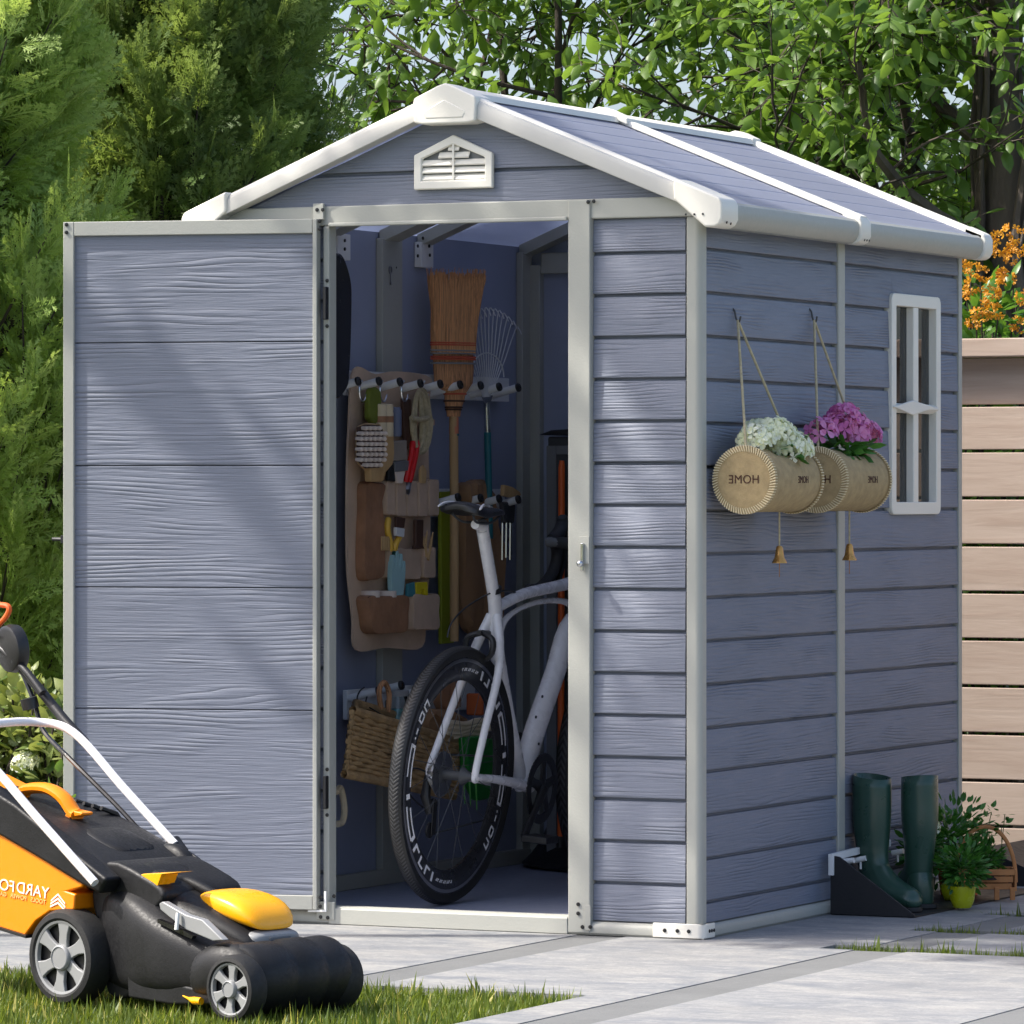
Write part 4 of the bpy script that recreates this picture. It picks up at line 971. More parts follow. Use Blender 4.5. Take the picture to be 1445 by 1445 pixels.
# ------------------------------------------------------------------ bicycle
bw = thing('bicycle', None, 'white racing bicycle with black wheels standing inside the open shed, saddle towards the door', 'bicycle', mat4=Matrix.Translation((-.862, .325, .031)) @ Matrix.Rotation(math.radians(4.2), 4, 'Y'))
BM = bw.matrix_basis.copy() if False else Matrix.Translation((-.862, .325, .031)) @ Matrix.Rotation(math.radians(4.2), 4, 'Y')
BF = Frame(BM)
def bp(px, py, x=0.0): return BF.hit(px, py, 0, x)
RW = .337
ax0 = Vector((0, 0, RW))
def wheel(c, nm, phase=0.0):
    c = Vector(c)
    w_ = MB()
    TR = .019; n = 72
    tyre_prof = [(RW-TR-.010, -.012), (RW-TR, -.0165), (RW-TR*.45, -.0185), (RW-.003, -.011), (RW, 0), (RW-.003, .011), (RW-TR*.45, .0185), (RW-TR, .0165), (RW-TR-.010, .012)]
    tm = tyre_mat
    ty = w_.loft([[c+Vector((h, math.cos(a)*r, math.sin(a)*r)) for r, h in tyre_prof] for a in [2*PI*i/n for i in range(n)]], False, True).build(nm, tm, bw)
    rp = [(RW-.030, -.0115), (RW-.050, -.0125), (RW-.078, -.0105), (RW-.090, -.004), (RW-.090, .004), (RW-.078, .0105), (RW-.050, .0125), (RW-.030, .0115), (RW-.026, 0)]
    rm = MB().loft([[c+Vector((h, math.cos(a)*r, math.sin(a)*r)) for r, h in rp] for a in [2*PI*i/n for i in range(n)]], False, True).build('rim', M['rimdk'], ty)
    for s in (-1, 1):
        MB().loft([[c+Vector((s*h, math.cos(a)*r, math.sin(a)*r)) for r, h in ((RW-.032, .0125), (RW-.037, .0135), (RW-.041, .0132), (RW-.037, .011))] for a in [2*PI*i/n for i in range(n)]], False, True).build('brake_track', M['steel'], rm)
    sp = MB()
    for i in range(20):
        a = 2*PI*i/20+.1; s = (-1, 1)[i % 2]; b = a+s*.6*((i//2) % 2*2-1)
        sp.tube([c+Vector((s*.028, math.cos(b)*.022, math.sin(b)*.022)), c+Vector((s*.002, math.cos(a)*(RW-.088), math.sin(a)*(RW-.088)))], .0010, 4)
    sp.build('spokes', M['dgrey'], ty)
    MB().lathe([(.009, -.058), (.010, -.05), (.024, -.032), (.024, -.028), (.013, -.024), (.013, .024), (.024, .028), (.024, .032), (.010, .05), (.009, .058)], c, (1, 0, 0), 18).build('hub', M['dgrey'], ty)
    # white lettering strokes round both faces of the rim
    x = .0128
    R0, R1 = RW-.072, RW-.047
    SEQ = []   # (start, end, inner, outer) as fractions; one half turn, then repeated
    def add_(a, segs): SEQ.extend([(a+s0, a+s1, q0, q1) for s0, s1, q0, q1 in segs])
    add_(.20, ((0, .018, 0, 1), (.018, .075, .75, 1), (.075, .093, 0, .9)))
    add_(.33, ((0, .02, .1, .9), (.02, .09, .78, 1), (.02, .09, 0, .22), (.09, .11, .1, .9)))
    add_(.50, ((0, .06, .4, .6), (.09, .11, .4, .6)))
    add_(.66, ((0, .03, .1, .9), (.0, .30, .8, 1), (.0, .40, 0, .2)))
    add_(1.12, ((0, .05, .2, .9),))
    add_(1.23, ((0, .34, .78, 1), (.03, .36, 0, .22), (.32, .36, .2, .8)))
    add_(1.66, ((0, .035, 0, 1), (.035, .12, 0, .25)))
    add_(1.83, ((0, .03, 0, .8), (.0, .11, .78, 1)))
    add_(1.99, ((0, .03, 0, 1), (.03, .10, 0, .22)))
    add_(2.15, ((0, .035, 0, 1),))
    for k in range(9): add_(2.26+k*.040, ((0, .026, .30+.0*k, .42), (0, .010, .30, .62), ) if k % 2 else ((0, .026, .50, .62), (.016, .026, .30, .62)))
    for half in (0, 1):
        for s in (1, -1):
            dec = MB()
            for a0, a1, q0, q1 in SEQ:
                a0 += half*PI+phase; a1 += half*PI+phase; r0 = R0+(R1-R0)*q0; r1 = R0+(R1-R0)*q1; k = max(1, int((a1-a0)/.05))
                pr = [c+Vector((s*x, math.cos(a)*r0, math.sin(a)*r0)) for a in [a0+(a1-a0)*i/k for i in range(k+1)]]+[c+Vector((s*x, math.cos(a)*r1, math.sin(a)*r1)) for a in [a1+(a0-a1)*i/k for i in range(k+1)]]
                dec.prism(pr, (s*.0007, 0, 0))
            dec.build('rim_lettering', M['white'], rm)
    return ty
tyre_mat = bpy.data.materials.new('knobbly_black_tyre'); t = NT(tyre_mat)
sp_ = t.n('SeparateXYZ', Vector=t.obj())
yy = t.math('SUBTRACT', sp_.outputs[1], 0.0); zz = t.math('SUBTRACT', sp_.outputs[2], RW)
ang = t.math('ARCTAN2', zz, yy)
vv = t.math('SINE', t.math('ADD', t.math('MULTIPLY', ang, 190.0), t.math('MULTIPLY', t.math('ABSOLUTE', sp_.outputs[0]), 520.0)))
band_ = t.math('LESS_THAN', t.math('ABSOLUTE', sp_.outputs[0]), .0125)
hh = t.math('MULTIPLY', t.ramp(vv, -.2, .3), band_)
t.out(t.n('BsdfPrincipled', Base_Color=t.mix(hh, (.010, .010, .010), (.05, .05, .052)), Roughness=.55, Normal=t.n('Bump', Height=hh, Strength=1.0, Distance=.004)))
wheel(ax0, 'rear_wheel', -1.0); wheel((0, 1.0, RW), 'front_wheel')
# frame: read where each joint stands in the plane of the bicycle
bbp = bp(727, 1112); bbp.x = 0
BB = Vector((0, .425, .285)); 
st_top = bp(695, 850); seatc = bp(690, 838)
HTt, HTb = Vector((0, .90, .905)), Vector((0, .955, .765))
AX = ax0
fm = MB()
def tb(pts, rad, flat=1.0, n=16, k=5):
    P_ = smoothpts(pts, k); m_ = len(P_)
    if isinstance(rad, (list, tuple)):
        R_ = []
        for i in range(m_):
            q = i/(m_-1)*(len(rad)-1); a = int(min(q, len(rad)-2)); R_.append(rad[a]+(rad[a+1]-rad[a])*(q-a))
    else: R_ = rad
    fm.tube(P_, R_, n, flat=flat, up=(1, 0, 0))
v3 = lambda p, x=0.0: Vector((x, p.y, p.z))
tb([BB, v3(bp(722, 1040)), v3(bp(708, 960)), v3(bp(700, 905)), v3(bp(699, 862)), v3(bp(697, 840))], [.019, .018, .017, .018, .0175, .0165], 1.35)     # seat tube
tb([BB+Vector((0, .0, .01)), v3(bp(752, 1040)), v3(bp(783, 950)), v3(bp(808, 880)), HTb], [.027, .028, .027, .027, .026], 1.25)   # down tube
tb([v3(bp(700, 858)), v3(bp(740, 838)), v3(bp(806, 822)), HTt+Vector((0, -.005, -.03))], [.017, .018, .020, .022], .8)     # top tube
tb([HTt+Vector((0, -.01, .012)), HTb+Vector((0, .012, -.03))], [.025, .028])
# inner curved fillet under the top tube
tb([v3(bp(703, 905)), v3(bp(712, 876)), v3(bp(735, 858)), v3(bp(770, 848)), v3(bp(803, 852)), v3(bp(815, 880)), v3(bp(808, 915))], [.009, .009, .008, .009, .011, .012, .009], .8)
tb([BB+Vector((-.045, 0, 0)), BB+Vector((.045, 0, 0))], .027)
for s in (-1, 1):
    dr = AX+Vector((s*.066, .0, 0))
    # seat stay
    tb([v3(bp(697, 868), s*.008), Vector((s*.030, (bp(690, 905)).y, bp(690, 905).z)), Vector((s*.047, .135, .60)), Vector((s*.058, .055, .46)), dr+Vector((0, .0, .02)), dr], [.013, .0125, .011, .010, .0095, .009], 1.1)
    # chain stay
    tb([dr, Vector((s*.060, .10, RW-.008)), Vector((s*.044, .28, RW-.03)), BB+Vector((s*.030, -.02, .0))], [.010, .014, .018, .018], .75)
    fm.lathe([(.014, -.005), (.016, 0), (.014, .005)], dr, (1, 0, 0), 14)
frame = fm.build('frame', M['white'], bw, ang=60)
for px, py in ((767, 983), (758, 1012), (762, 1050)):
    q = bp(px, py, .035); fr = MB().lathe([(.004, 0), (.004, .003)], Vector((.030, q.y, q.z)), (1, 0, 0), 10).build('bottle_boss', M['black'], frame)
# front fork and stem
fk = MB()
for s in (-1, 1):
    P_ = smoothpts([HTb+Vector((s*.028, .012, -.035)), Vector((s*.045, .975, .60)), Vector((s*.052, .99, .44)), Vector((s*.052, 1.0, RW))], 5)
    fk.tube(P_, [.014-.006*i/(len(P_)-1) for i in range(len(P_))], 12, flat=1.5, up=(1, 0, 0))
fk.tube([HTb+Vector((-.03, .01, -.03)), HTb+Vector((.03, .01, -.03))], .02, 12)
fk.build('fork', M['white'], bw)
# seatpost, clamp, saddle
sp0, sp1 = v3(bp(697, 842)), v3(bp(681, 748))
MB().tube([sp0, v3(bp(690, 800)), sp1], .0155, 16, flat=1.25, up=(1, 0, 0)).build('seat_post', M['white'], bw)
MB().tube([v3(bp(697.5, 836)), v3(bp(697, 829))], .0195, 16, flat=1.2, up=(1, 0, 0)).build('seat_clamp', M['black'], bw)
hd_ = v3(bp(676, 742)); MB().tube([hd_+Vector((0, -.025, .004)), hd_+Vector((0, .02, 0)), sp1], [.012, .018, .016], 12).build('seat_post_head', M['white'], bw)
sd = MB(); SZ = bp(668, 722).z; sy = hd_.y
rings = []
for y_, w_, zc_, h_ in ((-.135, .044, .012, .012), (-.125, .058, .014, .018), (-.095, .062, .010, .024), (-.055, .054, .004, .024), (-.01, .040, -.001, .020), (.05, .024, -.002, .016), (.10, .019, -.001, .014), (.128, .013, -.003, .010), (.135, .006, -.005, .005)):
    ring = []
    for i in range(20):
        a = 2*PI*i/20; x_ = math.cos(a); z_ = math.sin(a)
        dip = -.010*abs(x_)**2*(1 if z_ > 0 else 2.0)
        ring.append((x_*w_, sy+y_, SZ+zc_+z_*h_*(.75 if z_ > 0 else .5)+dip*(w_/.07)))
    rings.append(ring)
saddle = sd.loft(rings).build('saddle', M['black'], bw, sub=1)
for s in (-1, 1):
    MB().tube(smoothpts([(s*.060, sy-.125, SZ+.010), (s*.052, sy-.09, SZ+.021), (s*.030, sy-.03, SZ+.018), (s*.012, sy+.05, SZ+.012)], 5), [.002]+[.0034]*13+[.0012, .001], 6).build('saddle_stripe', M['white'], saddle)
    MB().tube(smoothpts([(s*.030, sy-.10, SZ-.008), (s*.022, sy-.06, SZ-.026), (s*.022, sy+.02, SZ-.028), (s*.010, sy+.10, SZ-.010)], 5), .0035, 6).build('saddle_rail', M['dgrey'], saddle)
# handlebar with drops, stem
HC = HTt+Vector((0, .035, .085))
MB().tube([HTt+Vector((0, 0, .0)), HTt+Vector((0, -.012, .055)), HTt+Vector((0, .0, .06)), Vector((0, bp(772, 764, -.2).y-.02, bp(772, 764, -.2).z))], [.019, .019, .018, .018], 14).build('stem', M['white'], bw)
HC = Vector((0, bp(772, 764, -.2).y-.02, bp(772, 764, -.2).z))
MB().tube([HC+Vector((-.19, 0, 0)), HC+Vector((.19, 0, 0))], .014, 14).build('handlebar', M['mgrey'], bw)
for s in (-1, 1):
    o_ = HC+Vector((s*.20, 0, 0))
    P_ = smoothpts([o_+Vector((-s*.10, 0, 0)), o_+Vector((-s*.02, .01, 0)), o_+Vector((0, .07, -.002)), o_+Vector((s*.004, .10, -.04)), o_+Vector((s*.008, .085, -.09)), o_+Vector((s*.012, .02, -.13)), o_+Vector((s*.014, -.05, -.135))], 5)
    MB().tube(P_, .0165, 12).build('bar_tape', M['carbon'], bw)
    MB().tube(smoothpts([o_+Vector((0, .05, .004)), o_+Vector((0, .09, .022)), o_+Vector((0, .115, .05)), o_+Vector((0, .108, .068))], 4), [.016, .017, .0175, .018, .0185, .018, .0175, .017, .0165, .016, .015, .014, .012][:13], 12, flat=1.1).build('brake_hood', M['carbon'], bw)
    MB().tube(smoothpts([o_+Vector((0, .115, .03)), o_+Vector((0, .135, -.02)), o_+Vector((0, .125, -.08)), o_+Vector((0, .10, -.13))], 4), .006, 8, flat=1.6).build('brake_lever', M['black'], bw)
# cranks, chainring, cassette, chain, derailleur, brake
cr = Vector((.056, BB.y+.008, BB.z-.0))
def ringplate(c, r0, r1, th, n=48, teeth=0):
    mb = MB(); R_ = []
    for i in range(n):
        a = 2*PI*i/n; rr1 = r1+(teeth if i % 2 else 0)
        R_.append([c+Vector((h, math.cos(a)*r, math.sin(a)*r)) for r, h in ((r0, -th), (rr1, -th*.6), (rr1, th*.6), (r0, th))])
    return mb.loft(R_, False, True)
ck = ringplate(cr, .070, .094, .0022, 96, .0016).build('chainring', M['black'], bw)
sp = MB()
for i in range(5):
    a = 2*PI*i/5+.3; sp.tube([cr, cr+Vector((0, math.cos(a)*.05, math.sin(a)*.05)), cr+Vector((0, math.cos(a)*.073, math.sin(a)*.073))], [.020, .013, .014], 8, flat=.35, up=(0, 0, 1))
sp.build('spider', M['black'], ck)
for s, a in ((1, -2.35), (-1, .79)):
    c0 = BB+Vector((s*.066, .0, 0)); e = c0+Vector((s*.006, math.cos(a)*.17, math.sin(a)*.17))
    MB().tube([c0, lerp(c0, e, .5), e], [.017, .013, .014], 12, flat=.6, up=(0, math.sin(a), -math.cos(a))).build('crank', M['black'], bw)
    MB().box(e+Vector((.010*s, -.04, -.010)), e+Vector((.085*s, .04, .010))).build('pedal', M['black'], bw, bevel=.004)
ca = MB()
for k in range(8):
    c_k = AX+Vector((-.030-.0042*k, 0, 0)); r_ = .060-.0045*k
    n = 44; R_ = []
    for i in range(n):
        a = 2*PI*i/n; r1 = r_+(.0018 if i % 2 else -.0012)
        R_.append([c_k+Vector((h, math.cos(a)*r, math.sin(a)*r)) for r, h in ((.012, -.0010), (r1, -.0008), (r1, .0008), (.012, .0010))])
    ca.loft(R_, False, True)
ca.build('cassette', M['steel'], bw)
dq = AX+Vector((-.062, -.005, -.03))
dl = MB(); dl.tube([AX+Vector((-.07, 0, 0)), dq+Vector((0, -.02, -.03)), dq+Vector((.01, -.01, -.075))], [.009, .014, .010], 10)
for c_j, r_ in ((dq+Vector((.012, .005, -.055)), .020), (dq+Vector((.012, -.006, -.118)), .021)): dl.lathe([(r_*.3, -.004), (r_, -.003), (r_, .003), (r_*.3, .004)], c_j, (1, 0, 0), 16)
dl.box(dq+Vector((.018, -.012, -.13)), dq+Vector((.021, .012, -.045)))
dl.build('derailleur', M['black'], bw, bevel=.001)
ch = MB(); ca0 = AX+Vector((-.045, 0, 0))
ch.tube([ca0+Vector((0, 0, .05)), BB+Vector((-.045, 0, .075))], .0028, 6); ch.tube([dq+Vector((.012, .012, -.128)), BB+Vector((-.045, 0, -.08))], .0028, 6)
ch.build('chain', M['dgrey'], bw)
bk_ = MB(); q = Vector((0, .075, RW+RW+.012))
q = Vector((0, .13, .655))
for s in (-1, 1): bk_.tube(smoothpts([q+Vector((0, -.012, .05)), q+Vector((s*.036, -.02, .035)), q+Vector((s*.038, -.022, 0)), q+Vector((s*.022, -.02, -.018))], 4), [.008]*9+[.007]*4, 8)
bk_.tube([q+Vector((.0, .03, .048)), q+Vector((0, -.03, .05))], .007, 8)
bk_.build('rear_brake', M['black'], bw)
MB().tube(smoothpts([v3(bp(742, 842)), v3(bp(718, 834)), v3(bp(690, 838)), v3(bp(662, 858), -.01), v3(bp(647, 880), -.02), v3(bp(641, 900), -.02)], 5), .0025, 6).build('brake_cable', M['black'], bw)
MB().tube(smoothpts([AX+Vector((-.07, 0, 0)), AX+Vector((-.09, -.06, .01)), AX+Vector((-.085, -.075, -.05)), AX+Vector((-.07, -.02, -.09))], 5), .0025, 6).build('gear_cable', M['black'], bw)
# ------------------------------------------------------------------ lawn mower
MO = Vector((-.5782, -2.0463, 0)); MU = Vector((.96134, -.27538, 0)); MV = Vector((.27538, .96134, 0))
MMAT = Matrix(((MU.x, MV.x, 0, MO.x), (MU.y, MV.y, 0, MO.y), (0, 0, 1, MO.z), (0, 0, 0, 1)))
MF = Frame(MMAT)
mw = thing('lawn_mower', None, 'black and orange lawn mower with grey wheels and orange grass box on the front lawn', 'lawn mower', mat4=MMAT)
def mp(px, py, v=0.0): return MF.hit(px, py, 1, v)
def mwheel(c, r, name, wd=.062, spokes=6, side=-1):
    c = Vector(c); n = 48
    ty = MB().loft([[c+Vector((math.cos(a)*rr1, h, math.sin(a)*rr1)) for rr1, h in ((r*.76, .0), (r*.82, -.004), (r*.93, -.002), (r, .010), (r, wd-.008), (r*.93, wd), (r*.76, wd))] for a in [2*PI*i/n for i in range(n)]], False, True).build(name, M['rubber'], mw)
    rm = MB().loft([[c+Vector((math.cos(a)*rr1, h, math.sin(a)*rr1)) for rr1, h in ((r*.70, .010), (r*.715, .0005), (r*.765, -.001), (r*.775, .012))] for a in [2*PI*i/n for i in range(n)]], False, True).build('rim', M['greyp'], ty)
    mb = MB()
    for k in range(spokes):
        a = 2*PI*k/spokes+.42; u = Vector((math.cos(a), 0, math.sin(a))); w2 = Vector((-math.sin(a), 0, math.cos(a)))
        pts = []
        for t, hw_ in ((.20, .135), (.34, .12), (.5, .125), (.66, .17), (.735, .25)): pts.append((t, hw_))
        pol = [c+u*(t*r)+w2*(h*r)+Vector((0, .004-.004*t, 0)) for t, h in pts]+[c+u*(t*r)-w2*(h*r)+Vector((0, .004-.004*t, 0)) for t, h in reversed(pts)]
        mb.prism(pol, (0, .010, 0))
    mb.build('spokes', M['greyp'], ty, bevel=.003)
    MB().lathe([(r*.27, .012), (r*.27, -.002), (r*.25, -.005), (r*.225, -.006), (r*.22, -.004), (.001, -.0045)], c, (0, 1, 0), 24).build('hub_cap', M['greyp'], ty)
    MB().lathe([(r*.74, .016), (r*.74, .02)], c, (0, 1, 0), 30).build('wheel_disc', M['black'], ty)
    return ty
rwc = mp(85.5, 1351, 0); fwc_ = mp(324, 1398, 0)
RR, FR = (mp(85.5, 1283).z-mp(85.5, 1419).z)/2, (mp(324, 1350).z-mp(324, 1446).z)/2
mwheel((rwc.x, 0, RR-.004), RR, 'rear_wheel'); mwheel((fwc_.x, .0, FR-.006), FR, 'front_wheel', .045)
W2 = .30
def far_wheel(c, r, name):
    MB().lathe([(r*.5, 0), (r*.93, 0), (r, .01), (r, .05), (r*.93, .058), (r*.5, .05)], c, (0, 1, 0), 36).build(name, M['rubber'], mw)
far_wheel((rwc.x, W2-.02, RR-.004), RR, 'rear_wheel'); far_wheel((fwc_.x-.02, W2-.0, FR-.006), FR, 'front_wheel')
VS = .83
def sect(u, vc, w_, z0, z1, e=2.6, n=32, flat_bottom=True):
    vc, w_ = vc*VS, w_*VS
    """superellipse cross section across the mower at station u"""
    out = []
    for i in range(n):
        a = 2*PI*i/n; c, s = math.cos(a), math.sin(a)
        y = vc+w_*math.copysign(abs(c)**(2/e), c); q = math.copysign(abs(s)**(2/e), s)
        zm, hh = (z0+z1)/2, (z1-z0)/2
        out.append((u, y, zm+hh*q))
    return out
U0 = rwc.x
# deck: from the rear wheels forward, tapering to the nose
st = [(U0+.045, .215, .150, .040, .245, 5), (U0+.09, .215, .155, .028, .262, 5), (U0+.15, .213, .175, .024, .255, 5), (U0+.22, .21, .190, .022, .228, 4.5), (U0+.30, .212, .192, .022, .196, 4), (U0+.38, .215, .178, .022, .172, 3.6), (U0+.44, .22, .165, .024, .152, 2.8), (U0+.49, .225, .15, .03, .135, 2.8)]
MB().loft([sect(*a) for a in st]).build('deck', M['mower'], mw, sub=1)
# skirt at the bottom of the near side
sk_ = [mp(*p, .030) for p in ((178, 1372), (205, 1374), (250, 1388), (296, 1400), (298, 1418), (240, 1418), (180, 1408))]
MB().prism(sk_, (0, .09, 0)).build('side_skirt', M['mower'], mw, bevel=.006)
# rear shoulder over the rear wheel axle
sh = [mp(*p, .062) for p in ((128, 1262), (150, 1215), (200, 1235), (232, 1262), (215, 1290), (198, 1330), (190, 1400), (150, 1402), (140, 1320))]
MB().prism(smoothpts(sh, 3, True), (0, .24, 0)).build('rear_housing', M['mower'], mw, bevel=.010, seg=3)
# wheel arch bulge at the front
MB().loft([sect(U0+.35, .075, .045, .03, .12, 2.4), sect(U0+.40, .075, .055, .03, .150, 2.4), sect(U0+.455, .078, .060, .03, .160, 2.4), sect(U0+.51, .085, .055, .03, .150, 2.4), sect(U0+.55, .09, .04, .03, .11, 2.4)]).build('wheel_arch', M['mower'], mw, sub=1)
# nose roller housing: a ribbed horizontal drum
nc = Vector((fwc_.x-.025, 0, .078)); mb = MB()
prof = [(.045, .052), (.068, .056), (.076, .07), (.077, .17), (.073, .185), (.072, .20), (.078, .215), (.079, .285), (.075, .295), (.074, .305), (.077, .315), (.078, .362), (.074, .384), (.058, .398), (.03, .405)]
mb.lathe([(r, h*VS) for r, h in prof], nc, (0, 1, 0), 40)
mb.build('nose_housing', M['mower'], mw)
# motor cowl and battery bay
cw = [(U0+.10, .205, .115, .15, .318, 3), (U0+.16, .205, .115, .15, .300, 3), (U0+.22, .205, .112, .14, .262, 3), (U0+.275, .205, .108, .13, .236, 3), (U0+.33, .215, .104, .12, .222, 3), (U0+.39, .225, .098, .11, .196, 3), (U0+.44, .23, .088, .10, .168, 3), (U0+.46, .23, .07, .10, .15, 3)]
MB().loft([sect(*a) for a in cw]).build('motor_cowl', M['mower'], mw, sub=1)
# grass box lid (rear flap) sloping up and back, ribs along its edge
vr = .225
def q3(px, py, v): p = mp(px, py, v); return (p.x, p.z)
bt = [(-.62, .432), (-.46, .438), (-.34, .430), (-.20, .398), (-.08, .358), (.03, .318), (.10, .285)]
lid = []
def edge_z(u): return .205+.0*u if u > .05 else .262-.40*(u-.0)*1.0 if u > -.30 else .382
for u, z in bt:
    ez_ = min(z-.04, edge_z(u)); lid.append(sect(u, vr, .178, ez_-(z-ez_)*.0, z, 3.4))
lidm = MB()
for k in range(len(lid)): pass
lidm.loft(lid); gb = lidm.build('grass_box_lid', M['mower'], mw, sub=1)
for k in range(11):
    u = -.46+k*.028; z = .436 if u < -.40 else .434-(u+.40)*.15
    MB().tube([(u, vr*VS+.075, z+.001), (u+.002, vr*VS+.120, z-.014), (u+.004, vr*VS+.144, z-.045)], [.005, .006, .004], 6).build('rib', M['mower'], gb)
for k in range(9):
    u = -.50+k*.024; z = .434-max(0, u+.40)*.15
    MB().tube([(u, vr*VS-.146, z-.062), (u+.002, vr*VS-.125, z-.024), (u+.004, vr*VS-.08, z+.002)], [.004, .005, .004], 6).build('rib', M['mower'], gb)
MB().loft([sect(a_, vr, .085, b_, c_, 4) for a_, b_, c_ in ((-.12, .34, .376), (-.04, .31, .350), (.03, .28, .324))]).build('lid_panel', M['mower'], gb, sub=1)
# orange side of the grass box
ob = [mp(*p, .022) for p in ((-140, 1100), (0, 1172), (60, 1205), (118, 1246), (116, 1252), (95, 1258), (106, 1262), (104, 1284), (70, 1286), (50, 1300), (35, 1320), (0, 1309), (-160, 1262))]
side = MB().prism(ob, (0, .32, 0)).build('grass_box', M['orange'], mw, bevel=.010, seg=3)
MB().prism([mp(*p, .016) for p in ((-160, 1262), (0, 1309), (36, 1320), (36, 1324), (0, 1313), (-160, 1268))], (0, .325, 0)).build('grass_box_edge', M['black'], mw)
MB().prism([mp(*p, .013) for p in ((-160, 1045), (-60, 1085), (20, 1135), (90, 1192), (150, 1240), (140, 1262), (110, 1246), (55, 1212), (0, 1180), (-160, 1110))], (0, .05, 0)).build('lid_side', M['mower'], mw, bevel=.008, seg=3)
# mirrored print on the grass box
lp = mp(-10, 1257, .0205); a, b_ = mp(0, 1250, .0205), mp(68, 1264, .0205)
xd = Vector((b_.x-a.x, 0, b_.z-a.z)).normalized(); zd = Vector((-xd.z, 0, xd.x))
hgt = (mp(30, 1242, .02)-mp(30, 1259, .02)).z
wdt = (b_-a).length
def mtext(body, size, px, py, mat, align, xs=1.0):
    o_ = mp(px, py, .0205)
    m4 = basis((o_.x, .0205, o_.z), xd, zd)
    return text('print', body, size, m4, M[mat], side, .0005, True, 1.0, xs)
mtext('YARD', hgt*1.35, 46, 1257, 'logo', 'C', 1.12)
mtext('FORCE', hgt*1.35, -6, 1247, 'logo', 'C', 1.12)
for wd_, px_, py_ in (('TOOLS', 54, 1271.5), ('POWER', 26, 1266), ('GARDEN', -4, 1260)): mtext(wd_, hgt*.5, px_, py_, 'logo2', 'C', 1.15)
for k in range(3):
    pts = [(72-k*.5, 1270+k*4.0), (82, 1260.5+k*6), (92+k*.3, 1274+k*5.2), (92+k*.3, 1276.5+k*5.2), (82, 1263.5+k*6), (72-k*.5, 1272.3+k*4)]
    cut('emblem_chevron', pts, 1, .0207, -.0007, M['logo'], side, 0, MF)
# orange carrying handle on the lid
MB().tube(smoothpts([mp(30, 1128, .17), mp(38, 1114, .17), mp(68, 1113, .17), mp(90, 1126, .17), mp(104, 1146, .17), mp(110, 1150, .17)], 5), [.010]+[.0125]*24+[.013], 10, flat=1.7).build('carry_handle', M['orange'], mw)
cut('handle_foot', [(91, 1150), (99, 1143), (116, 1147), (115, 1151), (103, 1153), (98, 1156), (92, 1155)], 1, .155, .035, M['orange'], mw, .003, MF)
# yellow accents and battery cover
cut('accent_panel', [(194, 1236), (202, 1233), (250, 1231), (228, 1234), (220, 1256), (212, 1254)], 1, .066, .05, M['yellow'], mw, .003, MF)
cv = []
for u, z0, z1, w_ in ((.215, .215, .232, .03), (.228, .212, .243, .058), (.26, .205, .252, .084), (.31, .195, .252, .094), (.36, .182, .240, .094), (.392, .176, .222, .088), (.412, .172, .196, .07), (.416, .172, .182, .05)): cv.append(sect(u, .245, w_, z0, z1, 3.2))
MB().loft(cv).build('battery_cover', M['yellow'], mw, sub=1)
MB().loft([sect(u, .245, w_, z0, z1, 3.4) for u, z0, z1, w_ in ((.33, .145, .182, .088), (.38, .140, .176, .090), (.418, .136, .170, .084), (.428, .140, .164, .07))]).build('grey_bumper', M['greyp'], mw, sub=1)
MB().box((.415, .17, .146), (.4300, .235, .160)).build('bumper_inset', M['mgrey'], mw, bevel=.003)
# grey cutting height lever
cut('height_lever_plate', [(224, 1275), (229, 1272), (262, 1291), (285, 1298), (315, 1327), (300, 1328), (262, 1312), (238, 1294), (226, 1284)], 1, .028, .020, M['greyp'], mw, .003, MF)
MB().tube([mp(251, 1288, .020), mp(249, 1312, .016)], [.004, .0045], 8).build('lever', M['whitep'], mw)
MB().prism([mp(*p, .024) for p in ((222, 1297), (250, 1308), (272, 1321), (270, 1325), (246, 1314), (222, 1302))], (0, .012, 0)).build('lever_slot', M['blackg'], mw)
# black grab handle on the cowl and key housing
MB().tube(smoothpts([mp(238, 1290, .13), mp(240, 1258, .13), mp(246, 1246, .14), mp(262, 1243, .16), mp(290, 1256, .17), mp(312, 1268, .18)], 5), .012, 10).build('grab_handle', M['mower'], mw)
MB().loft([sect(u, .14, w_, .2, z, 3) for u, w_, z in ((.135, .030, .285), (.15, .036, .295), (.19, .036, .283), (.205, .028, .262))]).build('key_housing', M['mower'], mw, sub=1)
# orange knob
q = mp(274, 1412, .020)
MB().tube([mp(258, 1405, .028), mp(266, 1409, .024), q, mp(284, 1413, .018)], [.0012, .003, .0085, .008], 10).build('side_knob', M['yellow'], mw)
# tubular handle: two white legs joined by a crossbar
VN, VF = -.004, .352
near = [mp(134, 1246, VN), mp(60, 1168, VN), mp(0, 1095, VN), mp(-30, 1060, VN)]
far0, far1 = mp(247, 1192, VF), mp(104, 1034, VF)
top_f = mp(64, 1018, VF); 
dirn = (near[2]-near[0]).normalized()
tn0 = near[0]; tn1 = near[0]+dirn*((far1-far0).length+.03)
P_ = [tn0, lerp(tn0, tn1, .5), tn1+Vector((0, .0, 0))]
P_ += [Vector((top_f.x-.006, VN+.035, top_f.z)), Vector((top_f.x, (VN+VF)/2, top_f.z)), Vector((top_f.x, VF-.035, top_f.z)), far1, lerp(far1, far0, .5), far0]
MB().tube([tn0]+smoothpts(P_, 7)[1:-1]+[far0], .0098, 14).build('handle_tube', M['white'], mw)
for p0_, p1_, v in ((mp(134, 1246, .052), mp(120, 1236, .052), 1), (mp(256, 1206, VF+.01), mp(243, 1188, VF+.01), 1)):
    MB().tube([p0_, p1_], .019, 12).build('handle_clamp', M['black'], mw)
